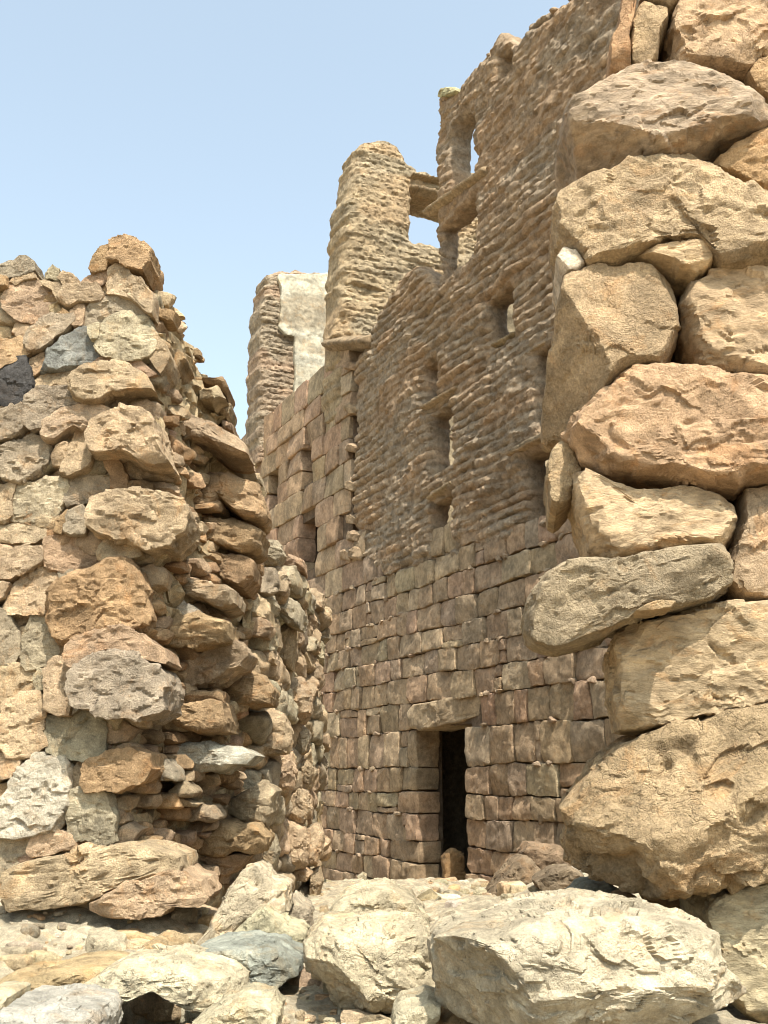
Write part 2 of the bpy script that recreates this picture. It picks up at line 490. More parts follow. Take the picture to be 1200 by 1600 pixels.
# ================================================================== THE RUINED HOUSE
P0 = np.array([.65, 12.0, 0.0]); UA = np.array([.4472, -.8944, 0]); WA = np.array([-.8944, -.4472, 0])
FA = Frame(P0, UA, WA)
house = thing('ruined_house', (.65, 12.0, .25), 'tall brown ruined house, squared stone below and eroded mud courses above a black doorway', 'house')
house['kind'] = 'thing'
def fpx(lst): return np.array([FA.px(*q) for q in np.array(lst, float).reshape(-1, 2)])
def rect(x0, x1, y0, y1):
    ym = (y0 + y1) / 2; ul = FA.px(x0, ym)[0]; ur = FA.px(x1, ym)[0]
    xm = (x0 + x1) / 2
    return [ul, ur, FA.px(xm, y1)[1], FA.px(xm, y0)[1]]
DOOR = [FA.px(650, 1260)[0], FA.px(726, 1260)[0], -.1, FA.px(690, 1139)[1]]
VW = [rect(470, 487, 696, 748), rect(417, 431, 736, 787), rect(466, 492, 814, 884)]
MW = [rect(692, 750, 332, 418), rect(766, 804, 462, 536), rect(662, 684, 566, 624), rect(676, 708, 642, 734),
      rect(676, 708, 780, 862), rect(824, 884, 702, 806), rect(846, 884, 545, 652)]
ARCH = rect(709, 742, 180, 290); HOLE = rect(781, 801, 78, 118)
UC = FA.px(546, 700)[0]                               # end of the tall ashlar part
VTOP = FA.px(530, 548)[1]
print('door', DOOR, 'UC', UC, 'VTOP', VTOP, 'v at', FA.px(380, 672))

def line_noise(seed):
    rng = np.random.default_rng(seed); ph = rng.uniform(0, 6, 4)
    return lambda u: .014 * math.sin(u * .9 + ph[0]) + .010 * math.sin(u * 2.3 + ph[1]) + .008 * math.sin(u * 5.1 + ph[2])

fade = fpx([540, 862, 556, 874, 600, 903, 645, 900, 690, 876, 728, 858, 780, 848, 815, 838, 860, 822, 897, 804, 960, 775])
FU0, FV0 = fade[np.argsort(fade[:, 0])].T
print('fade', FU0, FV0)
def build_ashlar():
    rng = np.random.default_rng(7); mb = MB(); jl = MB(); jr = MB(); rim = MB()
    dt = DOOR[3]; lint_h = .36
    vs = [-.75]
    while vs[-1] < dt - .2: vs.append(vs[-1] + rng.uniform(.235, .315))
    vs[-1] = dt; vs.append(dt + lint_h * .5 + .02); vs[-1] = dt + .34
    while vs[-1] < VTOP - .15: vs.append(vs[-1] + (rng.uniform(.25, .34) if vs[-1] < 3.9 else rng.uniform(.33, .40)))
    vs[-1] = VTOP
    LU = [FA.px(639, 1130)[0], FA.px(748, 1105)[0]]
    fs = [line_noise(200 + i) for i in range(len(vs))]
    top_poly = fpx([560, 860, 610, 850, 660, 880, 700, 860, 760, 830, 830, 800, 900, 740, 960, 700])
    for i in range(len(vs) - 1):
        va, vb = vs[i], vs[i + 1]; up = va > 3.9
        u0 = -8.6
        spans = [[u0, UC + rng.uniform(-.05, .06)]] if va > 4.75 else [[u0, 4.3]]
        holes = [(h[0], h[1]) for h in [DOOR] + VW if h[2] < vb - .05 and h[3] > va + .05]
        if dt - .01 <= va < dt + .3: holes.append(tuple(LU))
        for h in sorted(holes):
            ns = []
            for a, b in spans:
                if h[0] > a and h[1] < b: ns += [[a, h[0]], [h[1], b]]
                else: ns.append([a, b])
            spans = ns
        for a, b in spans:
            u = a
            while u < b - .02:
                left_part = u < UC - .05
                w = rng.uniform(.42, .80) if up and left_part else rng.uniform(.24, .60)
                if b - (u + w) < .2: w = b - u
                e = u + w
                fa, fb = (fs[i], fs[i + 1])
                k = 0 if up and left_part else 1
                lo = lambda x: va + fa(x) * (1 if k else .3) * (0 if i == 0 else 1)
                hi = lambda x: vb + fb(x) * (1 if k else .3)
                g = .002 + .0025 * k
                j = (lambda s: rng.uniform(-s, s)) 
                s = .006 + .014 * k
                blocks = [(u, e, 0, 1)]
                if k and w > .3 and rng.random() < .08: blocks = [(u, e, 0, .3), (u, e, .3, 1)] if rng.random() < .5 else [(u, e, 0, .72), (u, e, .72, 1)]
                elif k and w > .48 and rng.random() < .25: m_ = u + w * rng.uniform(.6, .8); blocks = [(u, m_, 0, 1), (m_, e, 0, .55), (m_, e, .55, 1)]
                isj = False
                if va < dt - .05 and (abs(e - DOOR[0]) < .02 or abs(u - DOOR[1]) < .02): blocks = [(u, e, 0, 1)]; isj = True
                for (x0, x1, t0, t1) in blocks:
                    L = lambda x, t: lo(x) * (1 - t) + hi(x) * t
                    x0g, x1g = x0 + g, x1 - g
                    pol = np.array([[x0g + j(s), L(x0, t0) + g], [(x0 + x1) / 2, L((x0 + x1) / 2, t0) + g + j(s * .6)], [x1g + j(s), L(x1, t0) + g],
                                    [x1g + j(s * .6), L(x1, (t0 + t1) / 2)], [x1g + j(s), L(x1, t1) - g], [(x0 + x1) / 2, L((x0 + x1) / 2, t1) - g + j(s * .6)],
                                    [x0g + j(s), L(x0, t1) - g], [x0g + j(s * .6), L(x0, (t0 + t1) / 2)]])
                    c = pol.mean(0)
                    if c[0] > UC - .1 and c[1] > np.interp(c[0], FU0, FV0) + .28: continue
                    nearv = any(min(abs(x1 - h[0]), abs(x0 - h[1])) < .03 and h[2] < vb - .05 and h[3] > va + .05 for h in VW)
                    th = .33 if (isj or nearv) else .26
                    face = rng.uniform(-.014, .022) + (.0 if k else .005)
                    sd = int(rng.integers(1 << 30))
                    X, Q = rock_shape(pol - c, th, 13 if va < 3.5 else 10, sd, p=18 if k else 24, flat=.93, chops=6 if k else 2, chip=1.2 if k else .5, bev=.42 if k else .2, tiltf=.18, jag=.018 if k else .006,
                                      rough=.42 if k else .2, ridge=.9 if k else .5, soft=0)
                    X[:, 2] += face - th / 2
                    Wd = FA.world(np.concatenate([X[:, :2] + c, X[:, 2:]], 1))
                    tt = rng.choice(4, p=[.5, .25, .15, .1])
                    col = vary([(.32, .22, .133), (.33, .217, .13), (.305, .22, .14), (.36, .26, .16)][tt], rng, .10)
                    (jl if isj and abs(x1 - DOOR[0]) < .02 else jr if isj else mb).add(Wd, Q, col)
                u = e
    # small chinking stones in the joints
    for _ in range(190):
        i = rng.integers(1, len(vs) - 1)
        if vs[i] > 4.2: continue
        u = rng.uniform(-4.5, 4)
        if DOOR[0] - .1 < u < DOOR[1] + .1: continue
        w, h = rng.uniform(.04, .11), rng.uniform(.02, .04); a = rng.uniform(0, 6, 7); a.sort()
        pol = np.stack([np.cos(a) * w, np.sin(a) * h], 1)
        X, Q = rock_shape(pol, .12, 5, int(rng.integers(1 << 30)), soft=1)
        X[:, 2] += -.03
        mb.add(FA.world(np.concatenate([X[:, :2] + [u, vs[i] + fs[i](u)], X[:, 2:]], 1)), Q, vary((.31, .22, .14), rng))
    mb.build('stone_masonry', M_ASHLAR, house)
    for q in (jl, jr): q.build('door_jamb', M_ASHLAR, house)
    # the lintel over the door
    fr = FA
    C, X, Q, t = stone_geo(fr, [(640, 1138), (637, 1108), (648, 1101), (700, 1090), (738, 1086), (748, 1092), (747, 1117), (720, 1125), (690, 1134), (660, 1142)],
                           .52, (.34, .24, .145), n=30, p=16, chops=4, rough=.4, bev=.35, tiltf=.15, flat=.9, jag=.02, soft=0, w0=-.20)
    o = link('door_lintel', make_mesh('door_lintel', X, Q, t), M_ASHLAR, house, C); tag(o, 'long single stone lintel over the black doorway')
    return vs
VS = build_ashlar()

def box_cells(us, vs, w0, w1, holes, mb, col, fr=FA):
    for i in range(len(us) - 1):
        for j in range(len(vs) - 1):
            cu, cv = (us[i] + us[i + 1]) / 2, (vs[j] + vs[j + 1]) / 2
            if any(h[0] < cu < h[1] and h[2] < cv < h[3] for h in holes): continue
            X = np.array([[us[i + a], vs[j + b], w] for w in (w0, w1) for b in (0, 1) for a in (0, 1)], float)
            mb.add(fr.world(X), np.array([[0, 1, 3, 2], [4, 6, 7, 5], [0, 4, 5, 1], [2, 3, 7, 6], [0, 2, 6, 4], [1, 5, 7, 3]]), col)
def slab(name, u0, u1, v0, v1, w0, w1, col, mat=M_MUD, parent=None, nseg=.12, amp=.03):
    """a weathered block built as a displaced solid, in house coordinates"""
    st = nseg; shp = [int((b - a + 6 * st) / st) + 1 for a, b in ((u0, u1), (v0, v1), (w0, w1))]
    g = [a - 3 * st + np.arange(n) * st for a, n in zip((u0, v0, w0), shp)]
    d = np.full(shp, -9, F32)
    for ax, (a, b) in enumerate(((u0, u1), (v0, v1), (w0, w1))):
        sh = [1, 1, 1]; sh[ax] = -1
        d = np.maximum(d, np.maximum(a - g[ax], g[ax] - b).reshape(sh))
    d = d + amp * gnoise(shp, st, .5, 5) + amp * .6 * gnoise(shp, st, .22, 6)
    V, Q = surface_nets(d.astype(F32), (g[0][0], g[1][0], g[2][0]), st)
    mb = MB(); mb.add(FA.world(V), Q, col); return mb.build(name, mat, parent, sharp=0)
mb = MB()
core_holes = [[h[0] - .07, h[1] + .07, h[2] - .05, h[3] + .04] for h in [DOOR] + VW]
ue = sorted([-8.55, UC - .03, 4.25] + [x for h in core_holes for x in h[:2]])
ve = sorted([-.8, 3.2, VTOP - .06] + [x for h in core_holes for x in h[2:]])
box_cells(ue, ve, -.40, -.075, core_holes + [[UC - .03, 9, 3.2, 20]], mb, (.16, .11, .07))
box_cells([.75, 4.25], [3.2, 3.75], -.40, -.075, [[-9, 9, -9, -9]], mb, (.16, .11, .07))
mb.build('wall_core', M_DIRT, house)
# rooms behind the doorway and the windows
slab('room_ceiling', -8.4, 4.2, 3.1, 3.35, -5.0, -.45, (.22, .16, .10), parent=house, nseg=.15)  # added ceiling, keeps the sun out so the doorway stays black
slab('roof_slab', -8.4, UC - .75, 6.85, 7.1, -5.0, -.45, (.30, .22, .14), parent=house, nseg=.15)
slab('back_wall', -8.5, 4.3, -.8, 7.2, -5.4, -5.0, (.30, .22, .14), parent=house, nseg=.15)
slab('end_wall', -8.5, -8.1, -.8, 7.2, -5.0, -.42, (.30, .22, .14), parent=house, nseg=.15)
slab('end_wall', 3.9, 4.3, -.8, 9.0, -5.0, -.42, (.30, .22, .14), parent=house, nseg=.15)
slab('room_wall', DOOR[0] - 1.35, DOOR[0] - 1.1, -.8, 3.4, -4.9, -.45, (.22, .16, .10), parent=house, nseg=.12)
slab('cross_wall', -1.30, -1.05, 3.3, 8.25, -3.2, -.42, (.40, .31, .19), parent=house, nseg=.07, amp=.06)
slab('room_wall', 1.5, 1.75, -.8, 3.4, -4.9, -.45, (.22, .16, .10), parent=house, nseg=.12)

def mud_panel(name, fr, poly, T, front_fn, back_amp, openings, cols, h=.118, Lb=.42, seed=0, step=.022, rag=.06, course=1.0, rough=1.0,
              parent=None, mat=None, arches=(), course_fn=None, kr=.14, crumb=1.0):
    poly = np.asarray(poly, float)
    u0, v0 = poly.min(0) - .12; u1, v1 = poly.max(0) + .12
    w1, w0 = .16, -T - .16
    shp = [int((b - a) / step) + 1 for a, b in ((u0, u1), (v0, v1), (w0, w1))]
    u = (u0 + np.arange(shp[0]) * step).astype(F32); v = (v0 + np.arange(shp[1]) * step).astype(F32); w = (w0 + np.arange(shp[2]) * step).astype(F32)
    U, V = np.meshgrid(u, v, indexing='ij'); s2 = U.shape
    def n2(sc, k): return gnoise(s2, step, sc, seed * 31 + k)
    rng = np.random.default_rng(seed + 5)
    vv = V + .09 * n2(1.6, 1) + .03 * n2(.38, 2)
    row = np.floor(vv / h).astype(int); f = vv / h - row; row -= row.min()
    nr = row.max() + 1; ro = rng.uniform(0, 1, nr + 1); rl = Lb * rng.uniform(.75, 1.3, nr + 1)
    bu = U / rl[row] + ro[row] * 7 + .35 * n2(.3, 3); bi = np.floor(bu).astype(int); bf = bu - bi; bi -= bi.min()
    tab = rng.uniform(-1, 1, (nr + 1, bi.max() + 1)); rb = tab[row, bi]
    ridge = 1 - abs(2 * f - 1) ** 3; head = 1 - abs(2 * bf - 1) ** 9
    cs = course * (.52 + .5 * sstep(-.5, .25, n2(.9, 4)))
    if course_fn is not None: cs = cs * course_fn(U, V)
    D = cs * (.056 * ridge * (.74 + .26 * head) + .016 * rb * ridge + .018 * ro[row] - .045)
    D = D + rough * (.042 * n2((1.3, .8), 6) + .03 * n2((.5, .3), 7) + .016 * n2((.2, .1), 8) + .012 * n2(.06, 9))
    D = D - rough * .045 * sstep(.45, .85, n2((.35, .22), 16)) * sstep(-.2, .3, n2(1.1, 17))
    D = D + front_fn(U, V)
    dm = poly_sd(U, V, poly) + rag * (.9 * n2(.28, 10) + .6 * n2(.10, 11))
    nb = .05 * n2(.5, 12) + .03 * n2(.14, 13)
    dop = np.full(s2, 9, F32)
    for (a, b, c, d_) in openings:
        ro_ = np.maximum(np.maximum(a - U, U - b), np.maximum(c - V, V - d_))
        dop = np.minimum(dop, ro_)
    for (a, b, c, d_) in arches:
        rr = (b - a) / 2; cx = (a + b) / 2; cy = d_ - rr
        dop = np.minimum(dop, np.where(V > cy, np.hypot(U - cx, V - cy) - rr, np.maximum(np.maximum(a - U, U - b), c - V)))
    dop = dop + .024 * n2(.24, 14) + .014 * n2(.08, 15)
    flat = np.maximum(dm, -dop)
    d = smax(np.maximum(w[None, None, :] - D[:, :, None], -T + nb[:, :, None] * back_amp - w[None, None, :]), flat[:, :, None], min(kr, T * .6))
    d = d + rough * .008 * gnoise(shp, step, .12, seed + 77) + rough * .007 * gnoise(shp, step, .05, seed + 78)
    Vx, Q = surface_nets(d.astype(F32), (u0, v0, w0), step)
    Vc = Vx * np.array([1, 1.5, 1.2])
    Vx = Vx + crumb * np.stack([.008 * chips(Vc * 13 + 3, seed + 1), .006 * chips(Vc * 13 + 7, seed + 2), .012 * chips(Vc * np.array([7, 13, 9]), seed + 3) + .010 * chips(Vc * 20, seed + 4)], 1)
    iu = np.clip(((Vx[:, 0] - u0) / step).astype(int), 0, shp[0] - 1); iv = np.clip(((Vx[:, 1] - v0) / step).astype(int), 0, shp[1] - 1)
    c1, c2, c3 = [np.array(c) for c in cols]
    a1 = sstep(-.35, .35, n2((1.1, .32), 20))[iu, iv][:, None]; a2 = sstep(.05, .45, n2((.7, .25), 21))[iu, iv][:, None]
    br = (1 + .10 * rb)[iu, iv][:, None]
    col = ((c1 * (1 - a1) + c2 * a1) * (1 - a2) + c3 * a2) * br
    mb = MB(); mb.add(fr.world(Vx), Q, 0); mb.T = [col]
    return mb.build(name, mat or M_MUD, parent, sharp=32)

MUDC = ((.335, .237, .148), (.32, .24, .16), (.355, .24, .144))
fade = fpx([540, 862, 556, 874, 600, 903, 645, 900, 690, 876, 728, 858, 780, 848, 815, 838, 860, 822, 897, 804, 960, 775])
fo = np.argsort(fade[:, 0]); FU, FV = fade[fo, 0], fade[fo, 1]
def main_front(U, V):
    ln = np.interp(U, FU, FV)
    ln = ln + .10 * gnoise(U.shape, .022, .5, 91) + .07 * gnoise(U.shape, .022, .18, 92)
    e = .035 - .16 * sstep(.16, -.12, V - ln)                          # feathers out over the stones
    e = e - .08 * sstep(UC + 1.6, UC + .1, U) * sstep(0, .5, V - ln)   # set back beside the ashlar
    return e + .02 * sstep(-.5, 1, U)
mpoly = fpx([549, 930, 549, 565, 562, 545, 578, 512, 600, 480, 622, 445, 640, 424, 655, 412, 668, 422, 680, 440, 688, 452,
             690, 400, 684, 345, 690, 300, 684, 262, 678, 238, 681, 212, 686, 190, 686, 165, 696, 146, 722, 132, 745, 105, 768, 84, 775, 66, 781, 52, 796, 62,
             806, 72, 830, 36, 850, 24, 872, 12, 892, -6])
tail = np.array([[2.1, mpoly[-1][1] + .15], [3.0, mpoly[-1][1] - .1], [4.25, mpoly[-1][1] + .1], [4.25, 3.1], [2.5, 3.1], [UC + .02, 3.4]])
mpoly = np.concatenate([mpoly, tail])
mud = mud_panel('mud_brick_wall', FA, mpoly, .29, main_front, .25, MW + [HOLE], MUDC, seed=3, parent=house, arches=[ARCH], rag=.05,
                course_fn=lambda U, V: 1 - .55 * sstep(6.8, 8.4, V) * sstep(-.2, .6, U))

# the standing corner pier of the upper storey: a cross wall running into the house
FB = Frame(FA.pt(UC - .22, 0, 0), -WA, UA)
def bpx(lst, fr=FB): return np.array([fr.px(*q) for q in np.array(lst, float).reshape(-1, 2)])
pier = bpx([534, 640, 533, 545, 535, 480, 538, 420, 541, 360, 546, 300, 548, 262, 556, 236, 574, 218, 600, 215, 625, 220, 634, 246, 652, 258, 690, 268, 745, 262, 790, 270, 790, 640])
wr = bpx([645, 310, 690, 310, 690, 366, 645, 370]); wo = [wr[:, 0].min(), wr[:, 0].max() + .35, wr[:, 1].min(), wr[:, 1].max()]
PIERC = ((.36, .265, .155), (.33, .255, .16), (.38, .265, .15))
pw = mud_panel('cross_wall', FB, pier, .82, lambda U, V: 0 * U, .8, [wo], PIERC, seed=11, parent=house, course=.5, rough=1.05, rag=.07, h=.11, kr=.26)
tag(pw, 'sunlit pier of mud brick with a square hole showing sky')
# the far cross wall, its face still plastered pale
FC_ = Frame(FA.pt(FA.px(415, 560)[0], 0, 0), -WA, UA)
far = bpx([404, 720, 405, 600, 408, 520, 414, 450, 418, 424, 436, 420, 470, 423, 510, 426, 560, 430, 560, 720], FC_)
fw = mud_panel('cross_wall', FC_, far, .8, lambda U, V: 0 * U, .8, [], ((.30, .22, .145), (.29, .225, .15), (.32, .22, .14)), seed=23, parent=house, course=.5, rough=.8, rag=.05)
plas = bpx([434, 395 + 36, 520, 431, 560, 436, 560, 690, 455, 690, 459, 560, 458, 528, 444, 524, 433, 512, 436, 470], FC_)
pp = mud_panel('plaster_skin', FC_, plas, .01, lambda U, V: .10 + 0 * U, .1, [], ((.37, .325, .235), (.29, .24, .165), (.41, .37, .28)), seed=29, parent=house,
               course=0, rough=.35, rag=.03, crumb=.3, mat=M_PLASTER)
tag(pp, 'pale plaster left on the face of the far wall')

# timber lintels and sills
def beam(name, fr, x0, y0, x1, y1, hh, dep, w0=.02, lab=None, extra=0.0, seed=None, tint=(.30, .215, .125), mat=M_WOOD):
    a, b = fr.px(x0, y0), fr.px(x1, y1); d = b - a; L = np.linalg.norm(d); d = d / L; nn = np.array([-d[1], d[0]])
    _seed[0] += 1
    rng = np.random.default_rng(seed or _seed[0])
    ts = np.linspace(-extra, L + extra, 7)
    top = [a + d * t + nn * hh * (.5 + rng.uniform(-.13, .13)) for t in ts]; bot = [a + d * t - nn * hh * (.5 + rng.uniform(-.13, .13)) for t in ts[::-1]]
    pol = np.array(top + bot); c = pol.mean(0)
    # long thin pieces: a swept bar with split grain
    n, m = 44, 20; V = []; ph = np.linspace(0, 2 * math.pi, m, endpoint=False)
    for i, t in enumerate(np.linspace(-extra, L + extra, n)):
        e = min(1, .78 + 7 * min(i, n - 1 - i) / n)
        q = a + d * t; sq = 3.2
        cx = np.sign(np.cos(ph)) * abs(np.cos(ph)) ** (2 / sq); sy = np.sign(np.sin(ph)) * abs(np.sin(ph)) ** (2 / sq)
        gr = 1 + .09 * np.sin(ph * 5 + 1.7) + .06 * np.sin(ph * 9 + 3) + .05 * math.sin(t * 4 + rng.uniform(0, .5))
        V.append(np.stack([q[0] + nn[0] * hh / 2 * sy * gr * e, q[1] + nn[1] * hh / 2 * sy * gr * e, w0 - dep / 2 + dep / 2 * cx * (1 + .03 * rng.normal()) * gr], 1))
    V = np.concatenate(V); V += .012 * np.stack([fbm(V * 6, 2, 3), fbm(V * 6 + 9, 2, 4), fbm(V * 6 + 20, 2, 5)], 1)
    Q = [[i * m + j, i * m + (j + 1) % m, (i + 1) * m + (j + 1) % m, (i + 1) * m + j] for i in range(n - 1) for j in range(m)]
    k = len(V); V = np.concatenate([V, [V[:m].mean(0), V[-m:].mean(0)]])
    Q += [[k, (j + 1) % m, j, j] for j in range(m)] + [[k + 1, (n - 1) * m + j, (n - 1) * m + (j + 1) % m, (n - 1) * m + j] for j in range(m)]
    Q = np.array(Q); tri = Q[:, 2] == Q[:, 3]
    Q[tri, 3] = Q[tri, 0]
    W = fr.world(V); cc = W.mean(0)
    bm_faces = [tuple(dict.fromkeys(f)) for f in Q.tolist()]
    me = bpy.data.meshes.new(name); me.from_pydata((W - cc).tolist(), [], bm_faces); me.update()
    for pz in me.polygons: pz.use_smooth = True
    at_ = me.attributes.new('tint', 'FLOAT_COLOR', 'POINT')
    at_.data.foreach_set('color', np.tile(np.array([*vary(tint, rng), 1], F32), len(W)))
    o = link(name, me, mat, house, cc)
    if lab: tag(o, lab)
    return o
beam('window_lintel', FA, 676, 334, 766, 268, .13, .40, .13, 'long splintered beam between the arched window and the opening below it')
beam('window_lintel', FA, 694, 316, 762, 274, .09, .34, .10)
beam('window_lintel', FA, 666, 639, 720, 606, .08, .36, .08)
beam('window_lintel', FA, 674, 780, 712, 754, .08, .36, .07)
beam('window_lintel', FA, 803, 713, 882, 674, .05, .42, .10, 'pale flat board lintel over the widest window')
beam('window_lintel', FA, 806, 705, 890, 662, .14, .46, .06, tint=(.29, .22, .14), mat=M_MUD)
beam('window_lintel', FA, 822, 560, 866, 534, .045, .30, .07)
beam('window_sill', FA, 770, 540, 806, 520, .07, .30, .02)
beam('window_lintel', FB, 640, 291, 705, 306, .17, .75, .03)
beam('window_lintel', FB, 640, 276, 705, 290, .09, .70, .10)
beam('roof_beam', FA, 519, 540, 580, 534, .20, .62, .16, 'thick stub of roof beam jutting over the ashlar corner', tint=(.21, .145, .085))
for s_ in ((684, 858, 704, 832), (690, 866, 708, 838), (682, 842, 706, 852), (790, 522, 800, 500)):
    beam('stick', FA, *s_, .025, .03, -.12, tint=(.36, .28, .17))
# yellowish coping stone on the arch
tag(stone('coping_stone', M_ROCK, house, FA, [(684, 150), (692, 142), (712, 137), (722, 141), (715, 149), (695, 156)], .5, (.40, .34, .19), n=12, w0=-.12),
    'yellowish flat stone capping the broken arch')
# rim stones breaking out of the end of the ashlar
for (x, y, a) in ((546, 572, 8), (546, 640, 9), (548, 700, 8), (547, 760, 9), (548, 812, 8), (551, 838, 10), (556, 866, 12), (543, 868, 11)):
    pol = [(x - a, y + a * .6), (x - a * .8, y - a * .7), (x + a * .2, y - a), (x + a, y - a * .3), (x + a * .7, y + a * .8)]
    stone('broken_stone', M_ASHLAR, house, FA, pol, .34, (.27, .185, .11), n=10, w0=-.10)
# ================================================================== THE LEFT WALL
LA = 6.0
FL = Frame((0, LA, 0), (1, .0, 0), (0, -1, 0))
wallA = thing('dry_stone_wall', (-1.9, 6.6, .4), 'tall broken dry stone wall of tan and grey stones with a crumbled end', 'stone wall')
wallB = thing('dry_stone_wall', (-1.1, 9.3, .3), 'lower side wall of small rough stones running back towards the house', 'stone wall')

wallA['kind'] = wallB['kind'] = 'thing'
def footprint_sdf(step, org, shp, fields):
    g = [o + np.arange(n) * step for o, n in zip(org, shp)]
    return g
def wall_core(name, parent, x0, x1, y0, y1, fn, step=.038, seed=0, col=(.44, .325, .185)):
    """earth and rubble heart of a wall; fn(X, Y) gives (2-D signed distance, top height)"""
    z0, z1 = -.3, 5.0
    shp = [int((b - a) / step) + 1 for a, b in ((x0, x1), (y0, y1), (z0, z1))]
    x = x0 + np.arange(shp[0]) * step; y = y0 + np.arange(shp[1]) * step; z = z0 + np.arange(shp[2]) * step
    d = fn(x[:, None, None], y[None, :, None], z[None, None, :])
    d = d + .07 * gnoise(shp, step, .45, seed + 1) + .05 * gnoise(shp, step, .2, seed + 2) + .03 * gnoise(shp, step, .1, seed + 3)
    V, Q = surface_nets(d.astype(F32), (x0, y0, z0), step)
    V = V + .05 * np.stack([chips(V * np.array([6, 6, 13]) + 3.3 * k_, 40 + k_) for k_ in range(3)], 1) + .03 * np.stack([pnoise(V * 17, 1), pnoise(V * 17, 2), pnoise(V * 17, 3)], 1)
    mb = MB(); mb.add(V, Q, col); o = mb.build(name, M_DIRT, parent); return o
def coreA(X, Y, Z):
    # the broken end slopes back and down; the middle is hollowed
    top = np.interp(X, [-6, -2.1, -1.75, -1.45, -1.3, -1.12, -.98, -.8], [4.42, 4.40, 4.5, 4.45, 4.05, 3.86, 3.55, 3.2])
    s = np.clip((Y - 6.1) / 1.4, 0, 1)
    end = -1.44 + .42 * s - .05 * np.sin(s * 3.1) + .05 * np.cos(Z * 2.1)
    d = np.maximum(np.maximum(6.10 - Y, Y - 7.5), np.maximum(-7 - X, X - end))
    return np.maximum(d, Z - top)
wall_core('earth_core', wallA, -7.1, -.7, 5.9, 7.75, coreA, seed=50)
def coreB(X, Y, Z):
    face = -1.02 + (Y - 7.5) * .0861 - .06
    top = 3.0 + .12 * np.sin(Y * 2.2) + .10 * (Y - 7.5)
    d = np.maximum(np.maximum(7.3 - Y, Y - 11.25), np.maximum(face - .62 - X, X - face))
    return np.maximum(d, Z - top)
wall_core('earth_core', wallB, -2.0, -.5, 7.1, 11.5, coreB, seed=60)

